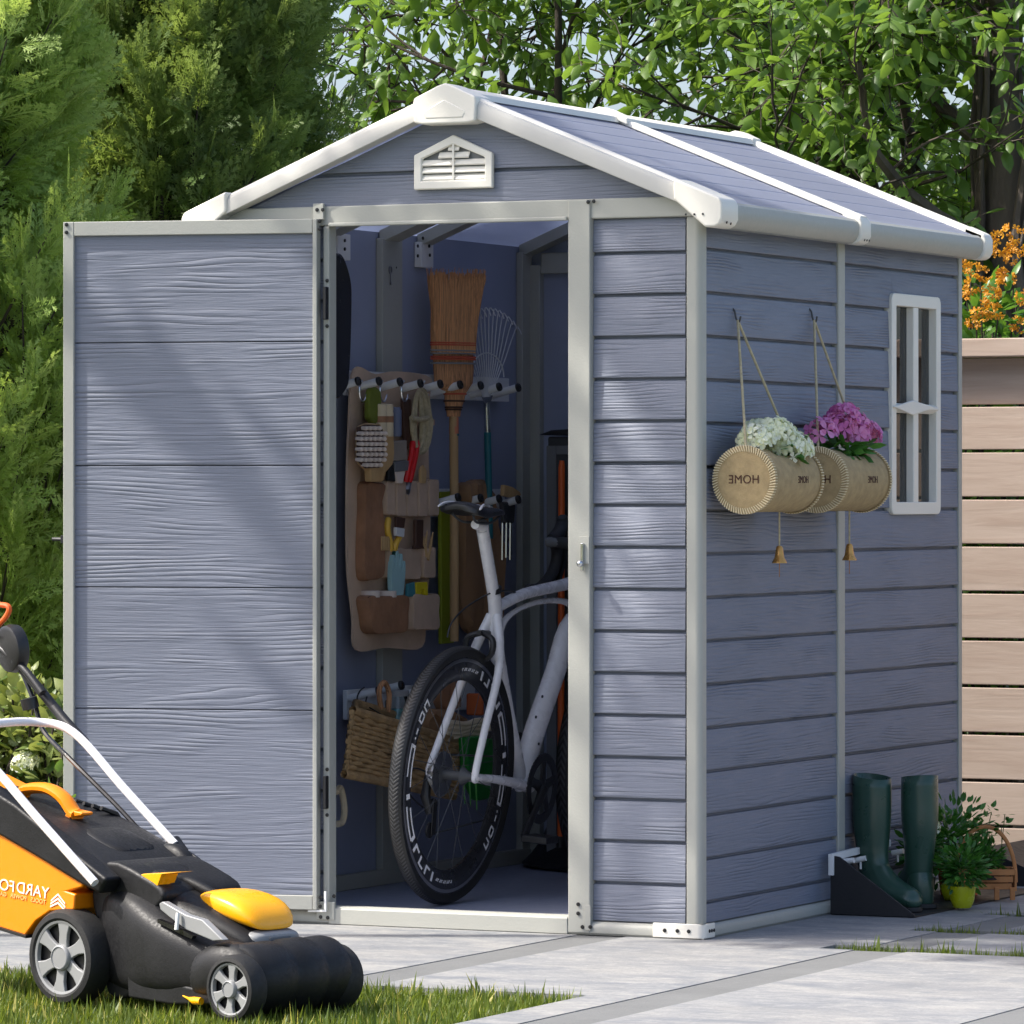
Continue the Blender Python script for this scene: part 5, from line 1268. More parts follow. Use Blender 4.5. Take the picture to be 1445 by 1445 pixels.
MB().tube([mp(118, 1236, .040), mp(116, 1238, .03)], [.010, .008], 12).build('clamp_knob', M['chrome'], mw)
cut('handle_bracket', [(100, 1205), (112, 1212), (140, 1245), (150, 1262), (138, 1266), (122, 1250)], 1, .07, .02, M['mower'], mw, .005, MF)
MB().loft([sect(u, VF, w_, z0, z1, 2.6) for u, w_, z0, z1 in ((-.03, .018, .26, .33), (.02, .03, .24, .335), (.06, .03, .22, .32), (.09, .02, .2, .28))]).build('handle_bracket', M['mower'], mw, sub=1)
# upper black handle with switch box and bail
sw = mp(18, 915, VF)
MB().tube(smoothpts([mp(120, 1048, VF+.01), mp(90, 1015, VF+.01), mp(62, 980, VF+.01), mp(32, 945, VF+.01)], 4), .0115, 12).build('upper_handle', M['black'], mw)
MB().tube(smoothpts([mp(60, 978, VF-.01), mp(30, 940, VF-.01), mp(-20, 900, VF-.01), mp(-60, 880, VF-.06), mp(-90, 870, VF-.2)], 4), .009, 10).build('upper_handle', M['black'], mw)
sb = MB().lathe([(.045, -.018), (.053, -.014), (.056, 0), (.053, .014), (.045, .018), (.001, .019)], sw, (.25, 1, .1), 28).build('switch_box', M['black'], mw)
for a in range(4):
    t_ = a*PI/2+.7; MB().lathe([(.004, -.021), (.004, -.017)], sw+Vector((math.cos(t_)*.036, 0, math.sin(t_)*.036)), (.25, 1, .1), 8).build('screw', M['screw'], sb)
MB().tube(smoothpts([mp(-40, 850, VF), mp(-5, 853, VF), mp(12, 856, VF), mp(10, 868, VF), mp(-2, 882, VF), mp(-20, 900, VF)], 5), .0065, 8).build('bail_bar', M['orangeh'], mw)
MB().tube(smoothpts([mp(30, 945, VF+.02), mp(48, 990, VF+.02), mp(62, 1032, VF+.02), mp(100, 1072, VF-.01), mp(160, 1132, VF-.015), mp(220, 1192, VF-.01), mp(262, 1202, VF), mp(288, 1222, VF), mp(292, 1240, VF), mp(284, 1247, VF-.01)], 6), .0055, 8).build('cable', M['blackg'], mw)
MB().tube([mp(40, 985, VF-.015), mp(44, 1000, VF-.01)], .02, 10).build('cable_clip', M['black'], mw)
# ------------------------------------------------------------------ hanging felt planters with flowers
def planter(px_near, hook_px, label, flower_label, cat_px, petal, leafm, seed):
    r_ = .083; xc = .098
    n0 = fx(px_near, 677, xc); L_ = .315
    t = thing('hanging_planter', (xc, n0.y, n0.z), label, 'planter', 'hanging planters on the side wall')
    # drum with an opening cut in its top
    n = 44; rings = []
    def ring(y, r): return [(xc+math.cos(a)*r, y, n0.z+math.sin(a)*r) for a in [2*PI*i/n for i in range(n)]]
    mb = MB(); ys = [n0.y+.004+(L_-.008)*k/12 for k in range(13)]
    vs = []; 
    for y in ys: vs += ring(y, r_-.003)
    fs = []
    for j in range(12):
        for i in range(n):
            am = 2*PI*(i+.5)/n
            if 3 <= j <= 8 and math.radians(50) < am < math.radians(130): continue
            fs.append((j*n+i, j*n+(i+1) % n, (j+1)*n+(i+1) % n, (j+1)*n+i))
    mb.add(vs, fs); o = mb.build('drum', M['jute'], t)
    m_ = o.modifiers.new('solid', 'SOLIDIFY'); m_.thickness = .004; m_.offset = -1
    ends = []
    for y, s in ((n0.y, -1), (n0.y+L_, 1)):
        e = MB().lathe([(r_-.004, 0), (r_+.001, .001), (r_+.002, .005), (r_-.002, .007)], (xc, y, n0.z), (0, -s, 0), n).build('end_disc', M['jute'], t); ends.append(e)
        mb = MB(); k = 74
        for i in range(k):
            a = 2*PI*i/k; b = a+.055
            q0 = Vector((xc+math.cos(a)*(r_-.013), y+s*.0022, n0.z+math.sin(a)*(r_-.013))); q1 = Vector((xc+math.cos(b)*(r_+.001), y+s*.0015, n0.z+math.sin(b)*(r_+.001))); q2 = Vector((xc+math.cos(b)*(r_+.001), y-s*.012, n0.z+math.sin(b)*(r_+.001)))
            mb.tube([q0, q1, q2], [.0012, .0019, .0012], 5)
        mb.build('stitching', M['stitch'], e)
    text('lettering', 'HOME', .030, basis((xc, n0.y-.0008, n0.z), (1, 0, 0), (0, 0, 1)), M['juted'], ends[0], .0006, True, 1.05, .95)
    # second word burnt into the drum, wrapped round it
    me_o = text('lettering', 'HOME', .026, Matrix.Identity(4), M['juted'], o, .0006, True, 1.05, .9)
    bm = bmesh.new(); bm.from_mesh(me_o.data)
    for v in bm.verts:
        uu, vv_, hh_ = v.co.x, v.co.y, v.co.z
        a = vv_/r_; rr1 = r_-.0024+hh_
        v.co = Vector((xc+math.cos(a)*rr1, n0.y+L_*.60+uu, n0.z+math.sin(a)*rr1))
    bm.to_mesh(me_o.data); bm.free()
    MB().lathe([(.07, -.0), (.072, .001)], (xc, n0.y+L_/2, n0.z+.030), (0, 0, 1), 20).build('potting_soil', M['soil'], t).scale = (1, 1, 1)
    # ropes to the hook, bell on a cord
    hk = fx(hook_px, 452, .012)
    tn0, tn1 = Vector((xc, n0.y+.012, n0.z+r_)), Vector((xc, n0.y+L_-.012, n0.z+r_))
    for q in (tn0, tn1):
        MB().tube([Vector((.014, hk.y, hk.z)), lerp(Vector((.014, hk.y, hk.z)), q, .5), q], .0034, 7).build('hanging_cord', M['rope'], t)
    MB().tube(smoothpts([(.000, hk.y, hk.z+.03), (.006, hk.y, hk.z+.022), (.010, hk.y, hk.z+.004), (.018, hk.y, hk.z-.004), (.022, hk.y, hk.z+.010)], 4), .0024, 7).build('hook', M['dgrey'], t)
    yb = n0.y+L_*.72; zb_ = n0.z-r_
    MB().tube([(xc, yb, zb_+.004), (xc, yb, zb_-.085)], .0024, 6).build('bell_cord', M['rope'], t)
    MB().lathe([(.006, -.082), (.009, -.088), (.0105, -.100), (.013, -.112), (.0185, -.122), (.019, -.125), (.015, -.124)], (xc, yb, zb_), (0, 0, 1), 20).build('bell', M['brass'], t)
    MB().tube([(xc, yb, zb_-.12), (xc, yb, zb_-.160)], .0012, 5).build('bell_tassel', M['canvasd'], t)
    # the plant
    rg = np.random.default_rng(seed)
    pl_ = thing('hydrangea', (xc, n0.y+L_*.5, n0.z+.03), flower_label, 'flowers', 'flowers in the hanging planters')
    return t, pl_, Vector((xc, n0.y+L_*.5, n0.z+.055)), rg
PET = [(0, 0, 0)]; ptri = []
for k in range(4):
    a = k*PI/2
    def pr(r, t, z): return (r*math.cos(a+t), r*math.sin(a+t), z)
    b0 = len(PET); PET += [pr(.55, -.55, .10), pr(.95, -.38, .16), pr(1.05, 0, .13), pr(.95, .38, .16), pr(.55, .55, .10), pr(.6, 0, .02)]
    ptri += [(0, b0, b0+5), (b0, b0+1, b0+5), (b0+1, b0+2, b0+5), (b0+2, b0+3, b0+5), (b0+3, b0+4, b0+5), (0, b0+5, b0+4)]
PET = [(x, y, z) for x, y, z in PET]
def heads(plant, centres, rad, nper, size, mat, rg):
    for c in centres:
        d = rg.normal(size=(nper, 3)); d[:, 2] = np.abs(d[:, 2])*1.0-.15; d /= np.linalg.norm(d, axis=1, keepdims=True)
        pos = np.array(c)+d*np.array(rad)*rg.uniform(.86, 1.05, (nper, 1))
        up = np.tile([.3, .2, .9], (nper, 1))+rg.normal(0, .3, (nper, 3)); R = frames(np.cross(d, up), d)
        # normal is local Z
        x = np.cross(d, up); x /= np.linalg.norm(x, axis=1, keepdims=True); y = np.cross(d, x); R = np.stack([x, y, d], 2)
        scatter('flower_head', PET, ptri, pos, R, rg.uniform(size*.8, size*1.2, nper), np.clip(rg.normal(.5, .28, nper), 0, 1), mat, plant)
def fol(plant, c, spread, n, size, mat, rg, name='leaves', droop=.2):
    d = rg.normal(size=(n, 3)); d[:, 2] = d[:, 2]*.6-droop; d /= np.linalg.norm(d, axis=1, keepdims=True)
    pos = np.array(c)+d*np.array(spread)*rg.uniform(.2, 1, (n, 1))
    up = rg.normal(0, .5, (n, 3))+np.array([0, 0, 1.0])
    T_ = [(x*1.15, y, z) for x, y, z in LEAF[0]]
    return scatter(name, T_, LEAF[1], pos, frames(d, up), rg.uniform(size*.7, size*1.2, n), rg.random(n), mat, plant)
M['petw'] = leafmat('white_petals', srgb(226, 230, 196), srgb(252, 252, 244), .3, .6)
M['petp'] = leafmat('pink_petals', srgb(200, 96, 172), srgb(238, 170, 218), .3, .6)
M['leafd'] = leafmat('dark_glossy_leaf', srgb(34, 84, 30), srgb(88, 144, 60), .25, .35)
t_, p_, c_, rg = planter(1050, 1040, 'felt drum planter marked HOME hanging nearest the shed corner, holding white flowers', 'white hydrangea growing out of the planter nearest the corner', 0, None, None, 11)
cs = [(c_.x+dx, c_.y+dy, c_.z+dz) for dx, dy, dz in ((.0, -.075, .035), (.02, -.01, .052), (.0, .065, .045), (-.03, .02, .05), (.03, .085, .018), (.035, .025, .02))]
heads(p_, cs, (.048, .056, .046), 70, .0165, M['petw'], rg)
fol(p_, (c_.x+.01, c_.y+.04, c_.z+.016), (.06, .10, .035), 46, .05, M['leafd'], rg)
t_, p_, c_, rg = planter(1152, 1148, 'felt drum planter marked HOME hanging next to the window, holding pink flowers', 'pink hydrangea growing out of the planter beside the window', 0, None, None, 12)
cs = [(c_.x+dx, c_.y+dy, c_.z+dz) for dx, dy, dz in ((-.01, -.10, .06), (.0, -.03, .075), (.0, .03, .10), (.01, .08, .08), (.02, .13, .055), (-.02, .15, .07), (.02, .06, .06))]
heads(p_, cs, (.038, .050, .038), 24, .0215, M['petp'], rg)
fol(p_, (c_.x+.005, c_.y+.02, c_.z+.025), (.055, .11, .05), 90, .05, M['leafd'], rg)

# ------------------------------------------------------------------ boot tray, boots and pots along the side wall
M['tray'] = plain('matt_black_tray', (.012, .012, .014), .5, bump=.0005, bs=120)
y0 = .80
tr = thing('boot_tray', (.15, y0, 0), 'black wedge-sided tray standing on the paving along the side wall, boots in it', 'tray')
p0, p1, p2, p3 = fy(1176, 1290, y0), fy(1290, 1298, y0), fy(1291, 1294, y0), fy(1177, 1207, y0)
MB().prism([(.025, y0, .002), (p1.x, y0, .002), (p1.x, y0, .008), (.05, y0, p3.z-.004), (.025, y0, p3.z)], (0, .008, 0)).build('end_panel', M['tray'], tr, bevel=.001)
MB().box((.022, y0+.009, .001), (p1.x, 1.80, .005)).build('tray_base', M['tray'], tr)
MB().prism([(.245, 1.80, .002), (.42, 2.02, .002), (.30, 2.2, .002), (.05, 1.9, .002), (.05, 1.9, .06), (.12, 1.93, .07)], (0, .004, 0)) 
MB().prism([(.03, 1.92, .001), (.285, 1.92, .001), (.03, 1.92, .105)], (0, .35, 0)).build('end_panel', M['tray'], tr, bevel=.001)
br_ = thing('angle_bracket', (.03, y0-.004, .12), 'white angle bracket rail on the side wall at the end of the black tray', 'bracket')
a = fy(1168, 1235, y0-.006); b = fy(1168, 1206, y0-.006)
MB().box((.024, y0-.012, a.z), (.038, y0-.004, b.z)).build('upright', M['whitep'], br_, bevel=.001)
MB().prism([(.024, y0-.0125, b.z-.016), (.036, y0-.0125, b.z-.016), (.036, y0-.0125, b.z+.002), (.024, y0-.0125, b.z+.002)], (0, .42, .012)).build('rail', M['whitep'], br_, bevel=.001)
for i, (x0_, x1_, py) in enumerate(((1180, 1205, 1216), (1207, 1222, 1213), (1259, 1275, 1203))):
    yy = y0+.05+.12*i
    q0, q1 = fy(x0_, py+1, yy), fy(x1_, py-2, yy)
    c = MB().tube([q0, q1], .0075, 10); mx_ = (q0+q1)/2; c.tube([mx_, mx_-Vector((0, 0, .026))], .003, 6)
    tag(c.build('clip', M['whitep']), ['longest of the three white clips above the tray, left of the boots', 'short white clip touching the left boot', 'white clip between the two green boots'][i], 'clip', 'white clips above the boot tray')
def boot(px, label, ang, ysh, lean=0.0):
    q = fz(px, 1279 if px < 1250 else 1279, .008); base = Vector((q.x, q.y, .006))
    b = thing('rubber_boot', tuple(base), label, 'boot', 'green rubber boots')
    R_ = Matrix.Rotation(ang, 3, 'Z'); n = 28
    def T_(v): v = R_ @ Vector(v); return base+v
    # shaft rings from the top down, then foot rings fanned round the ankle to the toe
    rings = []
    Ht = .345
    spec = [ # centre y, z, tilt (deg from horizontal ring), half width x, half length
        (-.004, Ht, -7, .048, .056), (-.004, Ht-.05, 0, .049, .058), (-.006, Ht-.12, 0, .049, .058), (-.004, .17, 0, .041, .050), (0, .125, 4, .037, .047), (.004, .100, 18, .036, .052), (.014, .076, 38, .037, .060), (.040, .060, 58, .040, .052), (.080, .046, 74, .043, .041), (.120, .038, 84, .045, .034), (.155, .034, 90, .042, .030), (.180, .031, 94, .030, .024), (.1885, .028, 95, .018, .014), (.1905, .027, 96, .004, .004)]
    for cy, cz, tl, wx, ly in spec:
        t = math.radians(tl); ring = []
        for i in range(n):
            a = 2*PI*i/n; x = math.cos(a)*wx; l = math.sin(a)*ly
            ring.append(T_((x, cy+l*math.cos(t), max(.006, cz+l*math.sin(t)*1.0))))
        rings.append(ring)
    o = MB().loft(rings, cap=False); k0 = len(o.v); o.f.append(tuple(k0-n+i for i in range(n)))
    # heel block closes the back of the foot
    upr = o.build('boot_upper', M['rubberg'], b, sub=1)
    m_ = upr.modifiers.new('solid', 'SOLIDIFY'); m_.thickness = .003; m_.offset = -1
    hl = []
    for z, k in ((.004, .9), (.010, 1.0), (.05, 1.02), (.09, .95), (.115, .6)): hl.append([T_((math.cos(2*PI*i/n)*.036*k, -.010+math.sin(2*PI*i/n)*.042*k, z)) for i in range(n)])
    MB().loft(hl).build('heel', M['rubberg'], b, sub=1)
    so_ = smoothpts([T_(v) for v in ((-.036, -.03, 0), (-.03, -.055, 0), (0, -.062, 0), (.03, -.055, 0), (.036, -.03, 0), (.030, .03, 0), (.042, .10, 0), (.040, .155, 0), (.02, .188, 0), (0, .195, 0), (-.02, .188, 0), (-.040, .155, 0), (-.042, .10, 0), (-.030, .03, 0))], 3, True)
    MB().prism(so_, (0, 0, .012)).build('sole', M['tray'], b, bevel=.002)
    MB().loft([[T_((math.cos(2*PI*i/n)*w, (-.004+math.sin(2*PI*i/n)*l), Ht-.012+dz-math.sin(2*PI*i/n)*l*.12)) for i in range(n)] for w, l, dz in ((.0492, .0572, -.006), (.0508, .0588, 0), (.0492, .0572, .006))]).build('top_band', M['rubberg'], b, sub=0) if False else None
boot(1232, 'left green rubber boot in the black tray, its toe pointing out over the path', math.radians(-122), 0)
boot(1297, 'right green rubber boot in the black tray, standing next to the lime pots', math.radians(40), 0)
# pots and baskets
rg = np.random.default_rng(5)
def potplant(px, py, r_, label, mat, seed, h=None, tilt=0):
    q = fz(px, py, .006); h = h or r_*1.25
    t = thing('plant_pot', (q.x, q.y, .006), label, 'plant pot', 'lime green pots')
    ax = Vector((math.sin(tilt)*CR.x, math.sin(tilt)*CR.y, math.cos(tilt)))
    base = Vector((q.x, q.y, .006))+(Vector((0, 0, r_*.55)) if tilt else Vector())
    MB().lathe([(r_*.62, 0), (r_*.70, h*.05), (r_*.9, h*.35), (r_*1.0, h*.8), (r_*1.0, h), (r_*.93, h), (r_*.92, h*.9)], base, ax, 30, cap=False).build('pot_body', mat, t)
    MB().lathe([(r_*.60, .002), (.001, .002)], base, ax, 20).build('pot_base', mat, t)
    if not tilt: MB().lathe([(r_*.92, h*.88), (.001, h*.92)], base, ax, 20).build('soil', M['soil'], t)
    return base, h
b_, h_ = potplant(1358, 1281, .035, 'round lime green pot standing upright in front of the boots with a fern in it', M['lime'], 1, .058)
f = thing('fern', (b_.x, b_.y, h_), 'bushy dark green fern growing in the upright lime pot', 'plant')
fol(f, (b_.x, b_.y, h_+.05), (.06, .06, .075), 420, .026, M['leafd'], rg, 'fronds', -.1)
potplant(1330, 1270, .032, 'lime green pot tipped on its side beside the right boot', M['lime'], 2, .055, 1.2)
# wooden slatted trug with hoop handle
q = fz(1385, 1268, .01)
tg = thing('wooden_trug', (q.x, q.y, .01), 'light wooden slatted trug with a tall hoop handle standing on the black tray', 'basket')
Z0 = .030; dd = CR; dn = CF; ctr = Vector((q.x, q.y, 0))+CR*.015+CF*.05
hw_, dh = .074, .050
for s in (-1, 1):
    for k in range(3):
        z = Z0+.004+k*.019; f_ = 1-.10*(2-k)*.5
        a = ctr+dd*(-hw_*f_)+dn*(s*dh*f_)+Vector((0, 0, z)); c2 = ctr+dd*(hw_*f_)+dn*(s*dh*f_)+Vector((0, 0, z))
        MB().prism([a, c2, c2+Vector((0, 0, .016)), a+Vector((0, 0, .016))], dn*.005).build('slat', M['orangew'], tg, bevel=.001)
for s in (-1, 1):
    MB().prism([ctr+dd*(s*hw_)+dn*(-dh)+Vector((0, 0, Z0)), ctr+dd*(s*hw_)+dn*dh+Vector((0, 0, Z0)), ctr+dd*(s*hw_)+dn*dh+Vector((0, 0, Z0+.058)), ctr+dd*(s*hw_)+dn*(-dh)+Vector((0, 0, Z0+.058))], dd*(.006*s)).build('end_board', M['orangew'], tg, bevel=.001)
for u_ in (-.05, .02, .062):
    a = ctr+dd*u_+dn*(-dh-.002); MB().prism([a+Vector((0, 0, .006)), a+dd*.013+Vector((0, 0, .006)), a+dd*.013+Vector((0, 0, Z0+.01)), a+Vector((0, 0, Z0+.01))], dn*.012).build('leg', M['orangew'], tg, bevel=.001)
hp = [ctr+dd*(.082*math.cos(t))+Vector((0, 0, Z0+.02+.150*math.sin(t)**.9)) for t in [PI*i/20 for i in range(21)]]
MB().tube(hp, .0042, 8, flat=1.3, up=tuple(dn)).build('hoop_handle', M['orangew'], tg)
hb = thing('herbs', tuple(ctr+Vector((0, 0, Z0+.05))), 'leafy dark green herbs filling the wooden trug', 'plant')
MB().lathe([(.055, 0), (.05, .012), (.001, .02)], ctr+Vector((0, 0, Z0+.03)), (0, 0, 1), 18).build('soil', M['soil'], hb)
fol(hb, tuple(ctr+Vector((-.015, 0, Z0+.075))), (.065, .05, .06), 420, .024, M['leafd'], rg, 'leaves', -.15)
sp = MB()
for k in range(7):
    a = ctr+dd*rg.uniform(-.04, .05); b = a+dd*rg.uniform(-.03, .05)+Vector((0, 0, Z0+.15+rg.uniform(0, .06)))
    sp.tube([a+Vector((0, 0, Z0+.04)), (a+b)/2+Vector((0, 0, Z0*.5)), b], .0012, 4)
    fol(hb, tuple(b), (.02, .02, .03), 7, .022, M['leafd'], rg, 'leaves', -.1)
sp.build('stems', M['leafd'], hb)
q = fz(1318, 1262, .006)
bp2 = thing('bushy_plant', (q.x, q.y+.35, .01), 'bushy dark green plant growing low against the shed behind the boots', 'plant')
fol(bp2, (.12, 1.45, .15), (.08, .22, .13), 900, .028, M['leafd'], rg, 'foliage', -.1)
MB().lathe([(.05, .006), (.06, .08), (.055, .08)], (.12, 1.50, 0), (0, 0, 1), 20).build('pot', M['terra'], bp2)
# little flowering plant with pale blossoms showing between the boots
pw = thing('white_flowers', (.10, 1.25, .01), 'small plant with white blossoms showing between the two boots', 'flowers')
MB().lathe([(.035, .006), (.045, .07), (.04, .07)], (.10, 1.25, 0), (0, 0, 1), 18).build('pot', M['tray'], pw)
fol(pw, (.10, 1.25, .13), (.06, .07, .07), 120, .035, M['leafd'], rg, 'foliage', -.1)
heads(pw, [(.10, 1.23, .19), (.12, 1.27, .20)], (.03, .03, .025), 14, .012, M['petw'], rg)

# ------------------------------------------------------------------ wooden fence
FY = 2.72
M['fence'] = woodmat('pale_fence_wood', srgb(196, 177, 161), srgb(168, 145, 128), 'x', 1.0, .7, .0008)
fence = thing('board_fence', (1.5, FY, 0), 'tall fence of wide pale brown horizontal boards with a capping rail behind the shed', 'fence')
X0, X1 = -1.0, 4.2
zcap0 = fy(1400, 504, FY).z; zcap1 = fy(1400, 478, FY).z
MB().box((X0, FY-.05, zcap0), (X1, FY+.09, zcap1)).build('capping_rail', M['fence'], fence, bevel=.004)
ys_ = [572, 636.5, 703, 769.5, 836, 902.5, 968.5, 1035.5, 1102, 1166, 1232]
prev = zcap0-.004
MB().box((X0, FY+.02, fy(1400, 572, FY).z+.003), (X1, FY+.042, zcap0-.002)).build('board', M['fence'], fence, bevel=.003)
for i in range(len(ys_)-1):
    z1_ = fy(1400, ys_[i]+2.2, FY).z; z0_ = max(.02, fy(1400, ys_[i+1]-2.2, FY).z)
    MB().box((X0, FY+.0, z0_), (X1, FY+.022, z1_)).build('board', M['fence'], fence, bevel=.003)
for x in (-.9, .9, 2.7, 4.1): MB().box((x-.045, FY+.045, 0), (x+.045, FY+.13, zcap0-.001)).build('post', M['fence'], fence, bevel=.003)
# ------------------------------------------------------------------ vegetation
M['bark'] = plain('dark_bark', (.050, .038, .028), .9, var=.35, vs=14, bump=.012, bs=30, stretch=(1, 1, .25))
M['barkl'] = plain('pale_bark', (.13, .10, .08), .9, var=.35, vs=10, bump=.01, bs=26, stretch=(1, 1, .3))
M['thujaA'] = leafmat('bright_conifer_spray', (.22, .34, .06), (.52, .64, .20), .38, .55)
M['thujaB'] = leafmat('conifer_spray', (.085, .155, .035), (.36, .46, .14), .38, .5)
M['leafA'] = leafmat('fresh_green_leaf', (.055, .13, .02), (.24, .37, .075), .45, .38)
M['leafB'] = leafmat('deep_green_leaf', (.04, .10, .02), (.17, .28, .06), .42, .40)
M['leafC'] = leafmat('variegated_leaf', (.05, .11, .02), (.42, .46, .16), .3, .42)
M['leafO'] = leafmat('shrub_leaf', (.045, .13, .018), (.18, .34, .05), .35, .35)
M['flowerO'] = leafmat('orange_petal', (.50, .19, .012), (.82, .42, .04), .3, .5)
def wpt(Xc, Zc, z=0): 
    p = CAM+CR*Xc+CF*Zc; return Vector((p.x, p.y, z))
# feathery conifer spray: a stem with alternating side shoots, each with its own shoots
def spray_template():
    V = []; F = []
    def rhomb(p, d, L, w, lift=0.0):
        d = np.array(d)/np.linalg.norm(d); s = np.array([-d[1], d[0], 0]); p = np.array(p); b = len(V)
        V.extend([p, p+d*L*.45+s*w, p+d*L, p+d*L*.45-s*w+np.array([0, 0, lift])]); F.extend([(b, b+1, b+2), (b, b+2, b+3)])
    rhomb((0, 0, 0), (0, 1, 0), 1.0, .016)
    for i in range(7):
        t = .10+i*.125; L = .42*(1-t*.62); s = 1 if i % 2 else -1
        for sg in (s, -s):
            a = math.radians(38); d = np.array([math.sin(a)*sg, math.cos(a), 0]); p = np.array([0, t+(0 if sg == s else .05), .0])
            rhomb(p, d, L, .018, .01)
            for k in (.35, .65):
                for g in (1, -1):
                    a2 = a*sg+g*math.radians(36); rhomb(p+d*L*k, (math.sin(a2), math.cos(a2), 0), L*.46*(1-k*.4), .015)
    V = np.array(V); V[:, 2] -= .10*V[:, 1]**2; V[:, 2] += .04*np.abs(V[:, 0])
    return V, np.array(F)
SPR = spray_template()
def conifer(c, rad, h, seed, mat, label, nplume=260, per=34, size=.15, lean=(0, 0), zlo=0.0, dens=1.0):
    rg = np.random.default_rng(seed); c = Vector(c)
    t = thing('conifer_tree', tuple(c), label, 'tree', 'conifers left of the shed')
    MB().tube([c+Vector((0, 0, -.05)), c+Vector((.02, 0, h*.5)), c+Vector((lean[0]*.9, lean[1]*.9, h*.96))], [.075, .05, .012], 10).build('trunk', M['bark'], t)
    pos = []; D = []; UP = []; SC_ = []; TI = []; br = MB()
    for i in range(nplume):
        z = zlo+(h-zlo)*rg.random()**.92; f = (1-((z/h)**2.2))*.9+.1; lob = 1+.16*math.sin(z*5+seed)+.1*math.sin(z*11+seed*2)
        th_ = rg.uniform(0, 2*PI); R_ = rad*f*lob*rg.uniform(.70, 1.08)
        ax = Vector((math.cos(th_)*.55+rg.normal(0, .14), math.sin(th_)*.55+rg.normal(0, .14), .95)).normalized()
        base = c+Vector((math.cos(th_)*R_*.62, math.sin(th_)*R_*.62, z-.12))+Vector((lean[0]*z/h, lean[1]*z/h, 0))
        L = rg.uniform(.30, .52)*(.6+.4*f); tint0 = rg.beta(2, 2.6)*.65
        br.tube([c+Vector((0, 0, max(.1, z-.35))), base, base+ax*L*.7], [.012, .006, .002], 4, cap=False)
        a = ax.orthogonal().normalized(); b = ax.cross(a)
        for k in range(per):
            q = rg.random(); phi = rg.uniform(0, 2*PI); out = (a*math.cos(phi)+b*math.sin(phi))
            p = base+ax*L*q+out*rg.uniform(0, .07)*(1.15-q)
            d = (ax*rg.uniform(.35, 1.0)+out*rg.uniform(.3, .9)*(1.15-q)+Vector(rg.normal(0, .13, 3)))
            pos.append(p); D.append(d); UP.append(Vector((math.cos(th_), math.sin(th_), .4))+Vector(rg.normal(0, .5, 3))); SC_.append(size*rg.uniform(.55, 1.1)*(1.1-.35*q)); TI.append(min(1, max(0, tint0-.08+.42*q*rg.uniform(.4, 1.2)+rg.normal(0, .14))))
    br.build('limbs', M['bark'], t)
    scatter('crown', SPR[0], SPR[1], np.array(pos), frames(np.array(D), np.array(UP)), np.array(SC_), np.array(TI), mat, t)
    return t
conifer(wpt(-1.62, 14.15), .62, 3.6, 1, M['thujaA'], 'bright yellow-green feathery conifer at the left edge behind the open door', 470, 32, .165, zlo=.05)
conifer(wpt(-1.03, 15.35), .58, 4.1, 2, M['thujaB'], 'tall dark green conifer rising behind the open shed door, right one of the pair', 500, 32, .175, zlo=.7)
conifer(wpt(-2.0, 15.9), .75, 4.3, 3, M['thujaB'], 'dark conifer mostly hidden behind the bright one at the far left', 300, 32, .17, zlo=.6)

